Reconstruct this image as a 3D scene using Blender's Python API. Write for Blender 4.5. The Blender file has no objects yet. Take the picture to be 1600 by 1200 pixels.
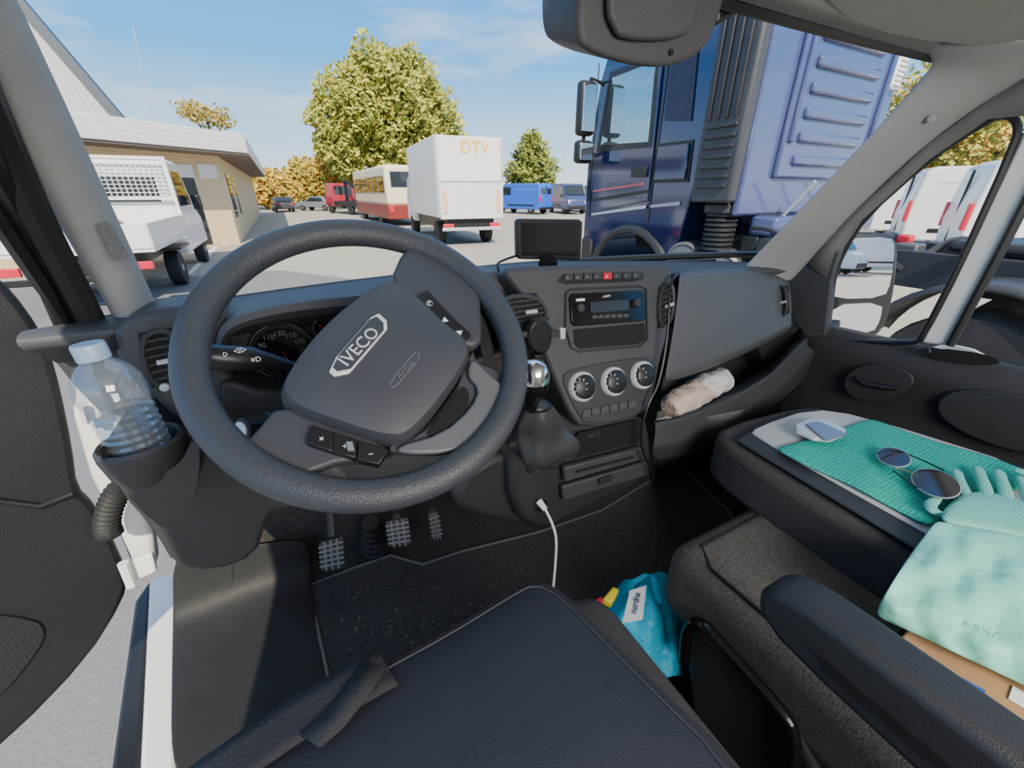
import bpy, bmesh, math, random
from mathutils import Vector as V, Matrix
R=random.Random(7)
C=bpy.context.scene.collection
CZ=1.85; F=640.0; TH=math.radians(28); PT=math.atan(300/640)
cp,sp,ct,st=math.cos(PT),math.sin(PT),math.cos(TH),math.sin(TH)
CAM=V((0,0,CZ))
# ---------------------------------------------------------------- geometry helpers
def ray(px,py):
    u=px-800; v=600-py
    fw=F*cp+v*sp; up=v*cp-F*sp
    return V((st*fw+ct*u, ct*fw-st*u, up))
def UY(px,py,y):
    d=ray(px,py); return CAM+d*(y/d.y)
def UX(px,py,x):
    d=ray(px,py); return CAM+d*(x/d.x)
def UZ(px,py,z):
    d=ray(px,py); return CAM+d*(z/d.z)
def UP(px,py,p,n):
    d=ray(px,py); return CAM+d*((p-CAM).dot(n)/d.dot(n))
def onY(y): return lambda a,b,*k: UY(a,b,y)
def onX(x): return lambda a,b,*k: UX(a,b,x)
def onZ(z): return lambda a,b,*k: UZ(a,b,z)
def py3(a,b,y): return UY(a,b,y)
def lerp(a,b,t): return a+(b-a)*t
def chaikin(p,k=1,closed=True):
    for _ in range(k):
        q=[]
        n=len(p)
        for i in range(n if closed else n-1):
            a,b=p[i],p[(i+1)%n]
            q+= [lerp(a,b,.25),lerp(a,b,.75)]
        if not closed: q=[p[0]]+q+[p[-1]]
        p=q
    return p
def smooth_path(p,k=2): return chaikin(p,k,False)
def pnorm(pts):
    n=V((0,0,0)); c=sum(pts,V((0,0,0)))/len(pts)
    for i in range(len(pts)):
        n+=(pts[i]-c).cross(pts[(i+1)%len(pts)]-c)
    n.normalize()
    if n.dot(CAM-c)<0: n=-n
    return n
class MB:
    def __init__(s): s.bm=bmesh.new(); s.mi=0
    def f(s,vs):
        try:
            f=s.bm.faces.new(vs); f.material_index=s.mi; return f
        except ValueError: return None
    def v(s,p): return s.bm.verts.new(p)
    def face(s,pts): s.f([s.v(p) for p in pts]); return s
    def slab(s,pts,vec):
        a=[s.v(p) for p in pts]; b=[s.v(p+vec) for p in pts]; n=len(a)
        s.f(a); s.f(b[::-1])
        for i in range(n): s.f([a[i],b[i],b[(i+1)%n],a[(i+1)%n]])
        return s
    def loft(s,rings,closed=True,caps=True):
        rs=[[s.v(p) for p in r] for r in rings]
        n=len(rs[0])
        for a,b in zip(rs,rs[1:]):
            for i in range(n if closed else n-1):
                s.f([a[i],a[(i+1)%n],b[(i+1)%n],b[i]])
        if caps and closed: s.f(rs[0][::-1]); s.f(rs[-1])
        return s
    def grid(s,rows): return s.loft(rows,False,False)
    def box(s,c,size,M=None):
        c=V(c); M=M or Matrix.Identity(3)
        x,y,z=[k/2 for k in size]
        P=[c+M@V(q) for q in [(-x,-y,-z),(x,-y,-z),(x,y,-z),(-x,y,-z)]]
        return s.slab(P,M@V((0,0,2*z)))
    def box2(s,a,b):
        a=V(a);b=V(b); return s.box((a+b)/2,[abs(k) for k in (b-a)])
    def tube(s,path,r,n=8,closed=False):
        m=len(path); rings=[]
        ref=None
        for i,p in enumerate(path):
            if closed: t=path[(i+1)%m]-path[i-1]
            else: t=path[min(i+1,m-1)]-path[max(i-1,0)]
            t.normalize()
            if ref is None:
                ref=V((0,0,1)) if abs(t.z)<.9 else V((1,0,0))
            a=(ref-t*ref.dot(t)); a.normalize(); ref=a
            b=t.cross(a); rr=r[i] if isinstance(r,(list,tuple)) else r
            rings.append([p+(a*math.cos(2*math.pi*k/n)+b*math.sin(2*math.pi*k/n))*rr for k in range(n)])
        if closed: rings.append(rings[0]); s.loft(rings,True,False); bmesh.ops.remove_doubles(s.bm,verts=s.bm.verts[:],dist=1e-6)
        else: s.loft(rings)
        return s
    def lathe(s,base,axis,prof,n=28):
        base=V(base);axis=V(axis).normalized()
        a=axis.orthogonal().normalized(); b=axis.cross(a)
        s.loft([[base+axis*h+(a*math.cos(2*math.pi*k/n)+b*math.sin(2*math.pi*k/n))*max(r,1e-4) for k in range(n)] for r,h in prof])
        return s
    def dome(s,pts,n,h,prof=((1,0),(.985,.45),(.94,.75),(.8,.92),(.5,1),(.1,1.02))):
        c=sum(pts,V((0,0,0)))/len(pts)
        s.loft([[c+(p-c)*k+n*(h*q) for p in pts] for k,q in prof]); return s
    def build(s,name,mats,parent=None,bevel=0,sub=0,solid=0,ang=38,seg=2,flat=False):
        bmesh.ops.recalc_face_normals(s.bm,faces=s.bm.faces[:])
        me=bpy.data.meshes.new(name); s.bm.to_mesh(me); s.bm.free()
        for m in (mats if isinstance(mats,(list,tuple)) else [mats]): me.materials.append(m)
        if not flat:
            for p in me.polygons: p.use_smooth=True
            try: me.set_sharp_from_angle(angle=math.radians(ang))
            except Exception: pass
        o=bpy.data.objects.new(name,me); C.objects.link(o)
        if solid:
            md=o.modifiers.new('solid','SOLIDIFY'); md.thickness=solid; md.offset=0
        if bevel:
            md=o.modifiers.new('bevel','BEVEL'); md.width=bevel; md.segments=seg; md.limit_method='ANGLE'; md.angle_limit=math.radians(32)
            md.harden_normals=False
        if sub:
            md=o.modifiers.new('sub','SUBSURF'); md.levels=sub; md.render_levels=sub
        if parent is not None: attach(o,parent)
        return o
def attach(o,parent):
    o.parent=parent
    if parent.type=='EMPTY': o.matrix_parent_inverse=Matrix.Translation(parent.location).inverted()
def tag(o,label,cat,group=None,kind=None):
    o['label']=label; o['category']=cat
    if group: o['group']=group
    if kind: o['kind']=kind
    return o
def struct(o,label=None):
    o['kind']='structure'
    if label: o['label']=label
    return o
def thing(name,label,cat,loc=(0,0,0),group=None,kind=None):
    o=bpy.data.objects.new(name,None); C.objects.link(o); o.location=loc; o.empty_display_size=.05
    if label: tag(o,label,cat,group)
    if kind: o['kind']=kind
    return o
def kids(o): return [x for x in bpy.data.objects if x.parent==o]
def copy_tree(o,parent=None):
    c=o.copy(); C.objects.link(c)
    if parent is not None: c.parent=parent
    for ch in kids(o): copy_tree(ch,c)
    return c
def plate(name,px,fn,front,back,mat,parent=None,bevel=0,rnd=0,seg=2):
    pts=[fn(*p) for p in px]; n=pnorm(pts)
    if rnd: pts=chaikin(pts,rnd)
    return MB().slab([p+n*front for p in pts],-n*(front+back)).build(name,mat,parent,bevel,seg=seg)
def text(s,center,right,up,size,mat,name,parent=None,ext=.0004):
    cu=bpy.data.curves.new('t','FONT'); cu.body=s; cu.size=size; cu.align_x='CENTER'; cu.align_y='CENTER'; cu.extrude=ext; cu.resolution_u=3
    o=bpy.data.objects.new('t',cu); C.objects.link(o)
    dg=bpy.context.evaluated_depsgraph_get(); me=bpy.data.meshes.new_from_object(o.evaluated_get(dg))
    bpy.data.objects.remove(o); bpy.data.curves.remove(cu)
    r=right.normalized(); u=(up-r*up.dot(r)).normalized(); n=r.cross(u)
    M=Matrix(((r.x,u.x,n.x,center.x),(r.y,u.y,n.y,center.y),(r.z,u.z,n.z,center.z),(0,0,0,1)))
    me.transform(M); me.materials.clear(); me.materials.append(mat)
    ob=bpy.data.objects.new(name,me); C.objects.link(ob)
    if parent is not None: attach(ob,parent)
    return ob
# ---------------------------------------------------------------- materials
def mat(name,col,rough=.5,metal=0,var=.12,scale=12,bump=0,bscale=300,coat=0,spec=.5):
    m=bpy.data.materials.new(name); m.use_nodes=True; nt=m.node_tree; N=nt.nodes; L=nt.links
    b=N['Principled BSDF']
    tc=N.new('ShaderNodeTexCoord'); nz=N.new('ShaderNodeTexNoise'); nz.inputs['Scale'].default_value=scale; nz.inputs['Detail'].default_value=4
    L.new(tc.outputs['Object'],nz.inputs['Vector'])
    mx=N.new('ShaderNodeMix'); mx.data_type='RGBA'
    c=list(col)
    mx.inputs['A'].default_value=[max(0,k*(1-var)) for k in c]+[1]; mx.inputs['B'].default_value=[min(1,k*(1+var)) for k in c]+[1]
    if scale>100:
        mr_=N.new('ShaderNodeMapRange'); mr_.inputs['From Min'].default_value=.35; mr_.inputs['From Max'].default_value=.65
        L.new(nz.outputs['Fac'],mr_.inputs['Value']); L.new(mr_.outputs['Result'],mx.inputs['Factor'])
    else: L.new(nz.outputs['Fac'],mx.inputs['Factor'])
    L.new(mx.outputs['Result'],b.inputs['Base Color'])
    b.inputs['Roughness'].default_value=rough; b.inputs['Metallic'].default_value=metal
    b.inputs['Coat Weight'].default_value=coat; b.inputs['Coat Roughness'].default_value=.06
    b.inputs['Specular IOR Level'].default_value=spec
    if bump:
        n2=N.new('ShaderNodeTexNoise'); n2.inputs['Scale'].default_value=bscale; n2.inputs['Detail'].default_value=2
        L.new(tc.outputs['Object'],n2.inputs['Vector'])
        bp=N.new('ShaderNodeBump'); bp.inputs['Strength'].default_value=bump; bp.inputs['Distance'].default_value=.002 if bscale>100 else .008
        L.new(n2.outputs['Fac'],bp.inputs['Height']); L.new(bp.outputs['Normal'],b.inputs['Normal'])
    return m
def glass(name,col=(1,1,1),gl=.05,milk=0):
    m=bpy.data.materials.new(name); m.use_nodes=True; nt=m.node_tree; N=nt.nodes; L=nt.links
    N.remove(N['Principled BSDF']); t=N.new('ShaderNodeBsdfTransparent'); t.inputs[0].default_value=list(col)+[1]
    g=N.new('ShaderNodeBsdfGlossy'); g.inputs['Roughness'].default_value=.02
    mx=N.new('ShaderNodeMixShader'); mx.inputs[0].default_value=gl
    L.new(t.outputs[0],mx.inputs[1]); L.new(g.outputs[0],mx.inputs[2]); out=mx
    if milk:
        d=N.new('ShaderNodeBsdfDiffuse'); d.inputs[0].default_value=(.75,.84,.92,1); m2=N.new('ShaderNodeMixShader'); m2.inputs[0].default_value=milk
        L.new(mx.outputs[0],m2.inputs[1]); L.new(d.outputs[0],m2.inputs[2]); out=m2
    L.new(out.outputs[0],N['Material Output'].inputs[0])
    return m
def brick(name,c1,c2,mo,sc):
    m=mat(name,c1,.85); nt=m.node_tree; N=nt.nodes; L=nt.links; b=N['Principled BSDF']
    tc=N.new('ShaderNodeTexCoord'); sx=N.new('ShaderNodeSeparateXYZ'); ad=N.new('ShaderNodeMath'); cb=N.new('ShaderNodeCombineXYZ')
    L.new(tc.outputs['Object'],sx.inputs[0]); L.new(sx.outputs[0],ad.inputs[0]); L.new(sx.outputs[1],ad.inputs[1]); L.new(ad.outputs[0],cb.inputs[0]); L.new(sx.outputs[2],cb.inputs[1])
    br=N.new('ShaderNodeTexBrick'); br.inputs['Scale'].default_value=sc
    for k,c in (('Color1',c1),('Color2',c2),('Mortar',mo)): br.inputs[k].default_value=list(c)+[1]
    br.inputs['Mortar Size'].default_value=.03; br.inputs['Brick Width'].default_value=.6; br.inputs['Row Height'].default_value=.22
    L.new(cb.outputs[0],br.inputs['Vector']); L.new(br.outputs['Color'],b.inputs['Base Color']); return m
def bands(name,c1,c2,sc,axis='X',rough=.6):
    m=mat(name,c1,rough); nt=m.node_tree; N=nt.nodes; L=nt.links; b=N['Principled BSDF']
    tc=N.new('ShaderNodeTexCoord'); w=N.new('ShaderNodeTexWave'); w.bands_direction=axis; w.inputs['Scale'].default_value=sc
    L.new(tc.outputs['Object'],w.inputs['Vector'])
    mx=N.new('ShaderNodeMix'); mx.data_type='RGBA'; mx.inputs['A'].default_value=list(c1)+[1]; mx.inputs['B'].default_value=list(c2)+[1]
    L.new(w.outputs['Fac'],mx.inputs['Factor']); L.new(mx.outputs['Result'],b.inputs['Base Color'])
    bp=N.new('ShaderNodeBump'); bp.inputs['Strength'].default_value=.4; bp.inputs['Distance'].default_value=.003
    L.new(w.outputs['Fac'],bp.inputs['Height']); L.new(bp.outputs['Normal'],b.inputs['Normal']); return m
def voro(name,c1,c2,sc,rough=.7,bump=.5):
    m=mat(name,c1,rough); nt=m.node_tree; N=nt.nodes; L=nt.links; b=N['Principled BSDF']
    tc=N.new('ShaderNodeTexCoord'); w=N.new('ShaderNodeTexVoronoi'); w.inputs['Scale'].default_value=sc; w.inputs['Randomness'].default_value=.3
    L.new(tc.outputs['Object'],w.inputs['Vector'])
    mx=N.new('ShaderNodeMix'); mx.data_type='RGBA'; mx.inputs['A'].default_value=list(c1)+[1]; mx.inputs['B'].default_value=list(c2)+[1]
    L.new(w.outputs['Distance'],mx.inputs['Factor']); L.new(mx.outputs['Result'],b.inputs['Base Color'])
    bp=N.new('ShaderNodeBump'); bp.inputs['Strength'].default_value=bump; bp.inputs['Distance'].default_value=.002
    L.new(w.outputs['Distance'],bp.inputs['Height']); L.new(bp.outputs['Normal'],b.inputs['Normal']); return m
DASH=mat('dash_plastic',(.052,.0525,.056),.55,bump=.4,bscale=700)
DASH2=mat('dash_dark_plastic',(.029,.0292,.031),.5,bump=.35,bscale=700)
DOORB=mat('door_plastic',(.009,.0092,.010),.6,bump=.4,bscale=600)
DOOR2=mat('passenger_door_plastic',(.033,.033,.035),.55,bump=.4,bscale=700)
PANEL=mat('passenger_panel_plastic',(.085,.086,.09),.55,bump=.4,bscale=700)
BLACK=mat('black_plastic',(.012,.012,.013),.4)
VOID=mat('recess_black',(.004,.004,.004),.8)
GLOSS=mat('gloss_black',(.008,.008,.009),.12)
RIM=mat('wheel_leather',(.052,.056,.065),.42,bump=.6,bscale=450)
HUB=mat('hub_plastic',(.054,.058,.068),.48,bump=.3,bscale=700)
CHROME=mat('chrome',(.85,.85,.87),.16,1)
SILV=mat('silver_plastic',(.62,.63,.65),.32,.25)
BRIGHT=mat('bright_silver',(.78,.78,.8),.28,.1)
WHITE=mat('white_print',(.85,.85,.85),.5)
DIM=mat('dim_print',(.22,.23,.25),.5)
FAINT=mat('faint_print',(.14,.145,.16),.5)
RED=mat('red_plastic',(.6,.015,.04),.35)
CARPET=mat('carpet',(.032,.031,.030),.95,var=.4,scale=140,bump=.9,bscale=900)
MATC=mat('floor_mat_fabric',(.040,.038,.037),.95,var=.45,scale=220,bump=.9,bscale=900)
RUB=mat('rubber',(.018,.018,.019),.62,bump=.5,bscale=14,spec=.35)
FAB=mat('seat_fabric',(.050,.049,.049),.9,var=.4,scale=420,bump=.9,bscale=700)
FABB=mat('seat_fabric_brown',(.105,.093,.082),.95,var=.45,scale=380,bump=.9,bscale=700)
NYL=mat('bag_nylon',(.018,.021,.032),.6,bump=.5,bscale=1000)
PIL=mat('pillar_plastic',(.29,.288,.28),.65,bump=.3,bscale=700)
HEAD=mat('headliner_fabric',(.40,.38,.35),.95,bump=.4,bscale=900)
BODY=mat('white_paint',(.72,.71,.69),.3,coat=.5)
TEAL=voro('teal_cloth',(.02,.52,.40),(.005,.26,.2),150,.9,.9)
MINT=mat('mint_rubber',(.24,.72,.57),.5,bump=.9,bscale=26)
MINTG=voro('mint_grip',(.24,.70,.56),(.16,.54,.42),260,.55,.6)
CYAN=mat('cyan_nylon',(.008,.52,.78),.45,bump=.9,bscale=40)
YEL=mat('yellow_plastic',(.85,.7,.03),.4)
CARD=mat('cardboard',(.42,.24,.11),.85)
PAPER=mat('crumpled_paper',(.62,.5,.4),.55,var=.45,scale=30,bump=.8,bscale=60)
GREY=mat('grey_plastic',(.45,.46,.47),.5)
GL=glass('clear_glass',(.98,.99,.985),.015)
PET=glass('bottle_plastic',(.93,.96,.98),.16,.12)
CAPM=mat('bottle_cap_plastic',(.45,.58,.72),.35)
MIR=mat('mirror_glass',(.9,.9,.92),.01,1,var=.01)
DGL=mat('dark_window',(.02,.025,.03),.05,spec=.8)
TYRE=mat('tyre',(.02,.02,.02),.8)
SCREEN=mat('screen',(.014,.014,.018),.08)
# ---------------------------------------------------------------- cab shell
def rel(x,y,z): return V((x,y,CZ+z))
struct(MB().box2(rel(-.36,-1.1,-1.06),rel(1.5,1.15,-1.0)).build('floor',CARPET),'black carpeted floor of the cab')
struct(MB().slab([rel(-.4,1.05,-1.0),rel(1.5,1.05,-1.0),rel(1.5,1.1,-.24),rel(-.4,1.1,-.24)],V((0,.05,0))).build('wall_front',CARPET))
struct(MB().box2(rel(-.4,-1.15,-1.0),rel(1.55,-1.1,.33)).build('wall_rear',HEAD))
struct(MB().box2(rel(1.46,-1.1,-1.0),rel(1.52,-.25,.33)).build('wall_right',HEAD))
struct(MB().box2(rel(1.47,-.25,-1.0),rel(1.5,1.12,-.41)).build('daylight_blocker',VOID))  # unseen black panel added to stop daylight leaking in below the passenger shelf
struct(MB().box2(rel(-.45,-1.1,-1.0),rel(-.4,-.25,.33)).build('wall_left',HEAD))
ce=MB()
rows=[]
for y,z in ((.535,.262),(.5,.275),(.40,.285),(.2,.31),(-1.1,.33)):
    rows.append([rel(x,y-.03*abs((x-.54)/.8)**3,z-.05*max(0,abs(x-.54)-.7)/.2) for x in (-.4,-.1,.1,.35,.54,.75,1.0,1.25,1.45)])
ce.grid(rows); struct(ce.build('ceiling',HEAD,None,solid=.02),'pale grey fabric headliner')
# overhead shelf edge
oh=thing('overhead_shelf','pale grey overhead storage shelf above the windscreen on passenger side','shelf',rel(1.1,.3,.2))
MB().slab(chaikin([UZ(1290,20,.262),UZ(1400,60,.255),UZ(1545,75,.25),UZ(1640,50,.25),UZ(1700,-60,.26),UZ(1300,-60,.265)],1),V((0,0,.012))).build('shelf_body',HEAD,oh,bevel=.005)
# windscreen
def yr(x):
    t=(x-.54)/.86; return .98-.18*t*t
w=MB(); rows=[]
for k in range(7):
    t=k/6
    rows.append([V((lerp(x,.54+(x-.54)*.93,t),lerp(yr(x)+.01,.545-.02*((x-.54)/.8)**2,t),CZ+lerp(-.18,.258,t))) for x in [-.3+i*.14 for i in range(13)]])
WS=rows
w.grid(rows); wn=struct(w.build('window_1',GL),'windscreen of the van')
m=MB(); m.tube([r for r in rows[0]]+[q[-1] for q in rows[1:]]+rows[-1][::-1][1:]+[q[0] for q in rows[1:-1]][::-1],.010,6,True); m.build('seal',BLACK,wn)
MB().grid([[p+V((0,-.004,-.002)) for p in rows[6]],[lerp(a,b,.06)+V((0,-.004,-.002)) for a,b in zip(rows[6],rows[5])],[lerp(a,b,.14)+V((0,-.004,-.002)) for a,b in zip(rows[6],rows[5])]]).build('tint_band',BLACK,wn)
# pillars
def pillar(name,inner,outer,bulge,label):
    rws=[]
    for a,b in zip(inner,outer):
        rws.append([a+V(bulge)*-.6,a,lerp(a,b,.3)+V(bulge)*.7,lerp(a,b,.7)+V(bulge)*.7,b,b-V(bulge)*.8])
    return struct(MB().grid(rws).build(name,PIL,None,sub=2,solid=.006),label)
GRL=voro('grille_grey',(.05,.05,.05),(.22,.22,.21),420,.7,.8)
pillar('trim_1',[UY(250,492,.86),UY(238,465,.86),UY(172,320,.78),UY(95,150,.71),UY(25,0,.65),UY(-60,-170,.58)],
               [UY(185,505,.82),UY(178,486,.82),UY(98,350,.76),UY(5,195,.69),UY(-90,60,.62),UY(-200,-80,.55)],(.012,-.03,0),'grey plastic windscreen pillar beside the driver')
plate('speaker_grille',[(150,350),(168,345),(203,400),(182,408)],onY(.742),.003,.0,GRL,bpy.data.objects['trim_1'])
pillar('trim_2',[UX(1150,432,1.2),UX(1168,415,1.22),UX(1262,318,1.24),UX(1370,205,1.26),UX(1440,128,1.275),UX(1472,92,1.26),UZ(1440,68,.262)],
               [UX(1235,440,1.36),UX(1262,410,1.40),UX(1345,322,1.41),UX(1452,222,1.41),UX(1545,155,1.40),UX(1610,115,1.38),UX(1700,60,1.34)],(-.015,-.012,0),'grey plastic windscreen pillar beside the passenger')
plate('speaker_grille',[(1215,378),(1240,360),(1252,366),(1228,388)],onX(1.285),.004,0,GRL,bpy.data.objects['trim_2'])
MB().lathe(UX(1455,186,1.32),(-1,-.6,0),[(.008,0),(.008,.004),(.004,.006)],16).build('screw_cap',PIL,bpy.data.objects['trim_2'])
struct(plate('trim_3',[(1228,436),(1262,408),(1300,372),(1312,395),(1300,440),(1290,525),(1262,530),(1238,500)],onX(1.41),.0,.03,DASH,None,.006),'dark plastic trim at the foot of the passenger pillar')
# ---- passenger door
d2=thing('door_2','passenger door with black panel and pale window frame','door',rel(1.42,.3,-1.0)); d2['kind']='structure'
del d2['category']
pan=MB(); rows=[]
for z,dx in ((-.365,.03),(-.385,0),(-.44,-.01),(-.5,.015),(-.6,.03),(-.75,.0),(-1.0,.03)):
    rows.append([rel(1.42+dx,y,z-.02*max(0,(y-.3))) for y in (.70,.55,.4,.2,0,-.25,-.5)])
pan.grid(rows).build('door_panel',DOOR2,d2,sub=1,solid=.01)
plate('handle_recess',[(1315,600),(1335,572),(1390,568),(1432,585),(1425,608),(1385,628),(1335,625)],onX(1.4),.006,.0,DASH2,d2,.003,2)
h=MB(); h.tube([UX(a,b,1.385) for a,b in ((1338,590),(1352,600),(1385,606),(1402,607))],[.006,.008,.009,.005],8); h.build('door_handle',BLACK,d2)
plate('speaker_pocket',[(1462,625),(1500,605),(1600,615),(1680,640),(1680,720),(1560,700),(1475,660)],onX(1.41),.012,.0,DASH2,d2,.005,2)
plate('map_pocket',[(1440,552),(1465,543),(1540,552),(1570,566),(1540,572),(1460,562)],onX(1.405),.004,0,VOID,d2,.002,1)
plate('latch_knob',[(1433,545),(1452,541),(1458,551),(1440,556)],onX(1.395),.008,0,BLACK,d2,.002)
op=[(1300,532),(1291,527),(1291,500),(1300,440),(1318,392),(1352,338),(1450,250),(1545,187),(1576,179),(1591,192),(1588,220),(1500,414),(1440,530),(1425,536)]
MB().tube(chaikin([UX(a,b,1.425) for a,b in op],1),.0075,8,True).build('window_seal',BLACK,d2)
MB().grid([[UX(a,b,1.40),UX(c,d,1.42)] for a,b,c,d in ((1262,412,1300,440),(1300,365,1320,385),(1345,322,1348,342),(1452,222,1452,248),(1545,155,1545,185),(1612,112,1600,180),(1700,60,1680,140))]).build('frame_strip',mat('frame_grey',(.15,.15,.15),.6),d2,solid=.012)
plate('window_divider',[(1600,205),(1660,205),(1478,540),(1438,536)],onX(1.43),.005,.03,BODY,d2,.008)
MB().tube([UX(a,b,1.42) for a,b in ((1668,190),(1560,400),(1484,540))],.009,8).build('divider_seal',BLACK,d2)
MB().face([UX(a,b,1.44) for a,b in op]).build('quarter_glass',GL,d2)
MB().face([UX(a,b,1.44) for a,b in ((1478,540),(1660,205),(1900,60),(1900,640))]).build('side_glass',GL,d2)
# ---- exterior mirror
mr=UX(1345,450,1.66); mn=V((-.45,-.89,.06)).normalized()
onM=lambda a,b,*k: UP(a,b,mr,mn)
mi=thing('side_mirror','large black framed exterior mirror outside the passenger window','mirror',mr-V((0,0,.18)))
plate('housing',[(1302,385),(1318,364),(1390,362),(1406,380),(1402,440),(1388,505),(1368,530),(1300,530),(1289,515),(1292,450)],onM,0,.09,BLACK,mi,.012,1)
plate('main_mirror',[(1313,382),(1325,372),(1390,370),(1397,384),(1391,440),(1380,465),(1302,467),(1299,450)],onM,.004,0,MIR,mi,0,1)
plate('wide_mirror',[(1299,476),(1378,472),(1374,500),(1362,520),(1301,523),(1296,510)],onM,.004,0,MIR,mi,0,1)
MB().tube([mr-mn*.05+V((0,0,-.1)),mr+V((-.12,.0,-.14)),mr+V((-.2,.02,-.16))],.02).build('arm',BLACK,mi)
# ---- driver door (open)
dp=rel(-.42,.9,0); dn=V((.5,-.866,0))
onD=lambda a,b,*k: UP(a,b,dp,dn)
d1=thing('door_1','open driver door with black inner panel','door',rel(-.42,.9,-.9)); d1['kind']='structure'; del d1['category']
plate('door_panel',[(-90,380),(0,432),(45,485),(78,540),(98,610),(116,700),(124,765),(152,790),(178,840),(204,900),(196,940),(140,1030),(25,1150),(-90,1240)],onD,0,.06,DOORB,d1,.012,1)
plate('speaker_grille',[(-60,955),(55,965),(72,985),(60,1015),(0,1090),(-60,1110)],onD,.004,0,voro('grille_black',(.005,.005,.006),(.016,.016,.017),300),d1,.002,1)
MB().tube([onD(a,b)+dn*.004 for a,b in ((-60,775),(60,790),(112,770))],.005).build('crease',DOORB,d1)
# door upper frame and seal
MB().tube(smooth_path([UY(a,b,y) for a,b,y in ((-60,90,.6),(0,222,.68),(60,350,.74),(120,460,.80),(165,545,.84))]),.017,8).build('door_seal',RUB,d1)
MB().tube(smooth_path([UY(a,b,y) for a,b,y in ((-60,200,.62),(0,275,.7),(60,400,.77),(110,520,.84))]),.014,8).build('window_frame',BLACK,d1)
# hinge pillar, sill
struct(plate('trim_4',[(128,520),(165,545),(172,600),(200,690),(238,840),(244,885),(214,905),(182,830),(140,745),(112,650)],onY(.93),0,.04,BODY,None,.008),'white painted hinge pillar by the driver door')
hp=thing('door_hinge','upper white steel hinge plate beside the bottle','hinge',UY(135,660,.9))
plate('hinge_leaf',[(118,632),(152,628),(162,650),(128,664)],onY(.905),.006,.006,BODY,hp,.003)
MB().tube([UY(124,635,.885),UY(132,662,.885)],.008).build('hinge_pin',BODY,hp)
hp=thing('door_hinge','lower white steel hinge plate by the door sill','hinge',UY(215,880,.85))
plate('hinge_leaf',[(190,880),(238,862),(246,890),(205,908)],onY(.86),.006,.006,BODY,hp,.003)
MB().tube([UY(192,880,.845),UY(206,915,.845)],.009).build('hinge_pin',BODY,hp)
m=MB(); P=smooth_path([UY(a,b,.86) for a,b in ((205,755),(185,765),(172,790),(165,820),(172,835))],3); rr=[.017+.004*(i%2) for i in range(len(P))]
tag(m.tube(P,rr,10).build('cable_bellows',RUB),'black corrugated rubber hose between door and hinge pillar','hose')
struct(MB().slab([UZ(a,b,-1.0) for a,b in ((232,905),(278,890),(272,1230),(215,1230))],V((0,0,-.12))).build('trim_5',BODY,None,.01),'white painted door sill')
struct(MB().slab([UZ(a,b,-1.02) for a,b in ((210,940),(234,905),(218,1230),(168,1230))],V((0,0,-.08))).build('trim_6',BLACK,None,.008),'black rubber sill strip')
kp=MB(); fl=[[UY(a,b,1.02) for a,b in ((266,862),(330,860),(420,845),(490,838))],[UY(a,b,1.01) for a,b in ((268,925),(330,915),(420,897),(488,888))],
 [UZ(a,b,-.975) for a,b in ((268,968),(330,952),(420,932),(486,911))],[UZ(a,b,-.984) for a,b in ((266,1030),(335,1020),(425,1005),(502,990))],[UZ(a,b,-.984) for a,b in ((265,1100),(340,1090),(430,1080),(518,1070))],[UZ(a,b,-.984) for a,b in ((262,1240),(350,1240),(450,1240),(560,1220))]]
kp.grid(fl); flo=thing('floor_liner','smooth black plastic floor liner along the driver door sill','floor liner',UZ(380,1080,-.985))
kp.build('liner_sheet',RUB,flo,sub=2,solid=.005,ang=120)
MB().tube(smooth_path([lerp(r[1],r[2],.35)+V((0,-.002 if i<2 else 0,-.001)) for i,r in enumerate(fl)]),.004,6).build('fold_ridge',RUB,flo)
fm=thing('floor_mat','black carpet floor mat with grey stitched edge under the pedals','mat',UZ(800,900,-.99))
mp=[(482,915),(560,885),(610,868),(660,882),(720,862),(840,832),(940,798),(1062,724),(1140,800),(1250,1000),(900,1250),(560,1250),(518,1080)]
MB().slab([UZ(a,b,-.985) for a,b in mp],V((0,0,-.012))).build('mat_pile',MATC,fm)
MB().tube([UZ(a,b,-.984) for a,b in mp],.004,6,True).build('edge_binding',mat('binding_grey',(.13,.12,.11),.9),fm)
m=MB()
for _ in range(110):
    p=UZ(R.gauss(640,90),R.gauss(955,38),-.9825); a=R.uniform(0,3.14); l=R.uniform(.001,.0045); d=V((math.cos(a),math.sin(a),0))*l; e=V((-d.y,d.x,0))*.3
    m.face([p-d-e,p+d-e,p+d+e,p-d+e])
tag(m.build('dry_crumbs',mat('dry_grass',(.20,.175,.13),.9),flat=True),'scatter of dry grass crumbs on the driver floor mat','crumbs',kind='stuff')
# ================================================================ DASHBOARD
da=thing('dashboard','dark grey van dashboard with instrument cluster, vents, radio and shelf','dashboard',rel(.54,.8,-.6))
# top pad
rows=[]
xs=[-.34+i*.0775 for i in range(23)]
for k in range(5):
    t=k/4
    rows.append([V((x,lerp(yr(x),.77-.04*max(0,(x-.75)/.6),t),CZ-.172-.03*max(0,(x-.6)/.7)-.004*t)) for x in xs])
rows.append([p+V((0,-.012,-.02)) for p in rows[-1]])
rows.append([p+V((0,.09,-.02)) for p in rows[-1]])
rows.append([p+V((0,.01,-.14)) for p in rows[-1]])
MB().grid(rows).build('dash_top',DASH,da,sub=1)
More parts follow.
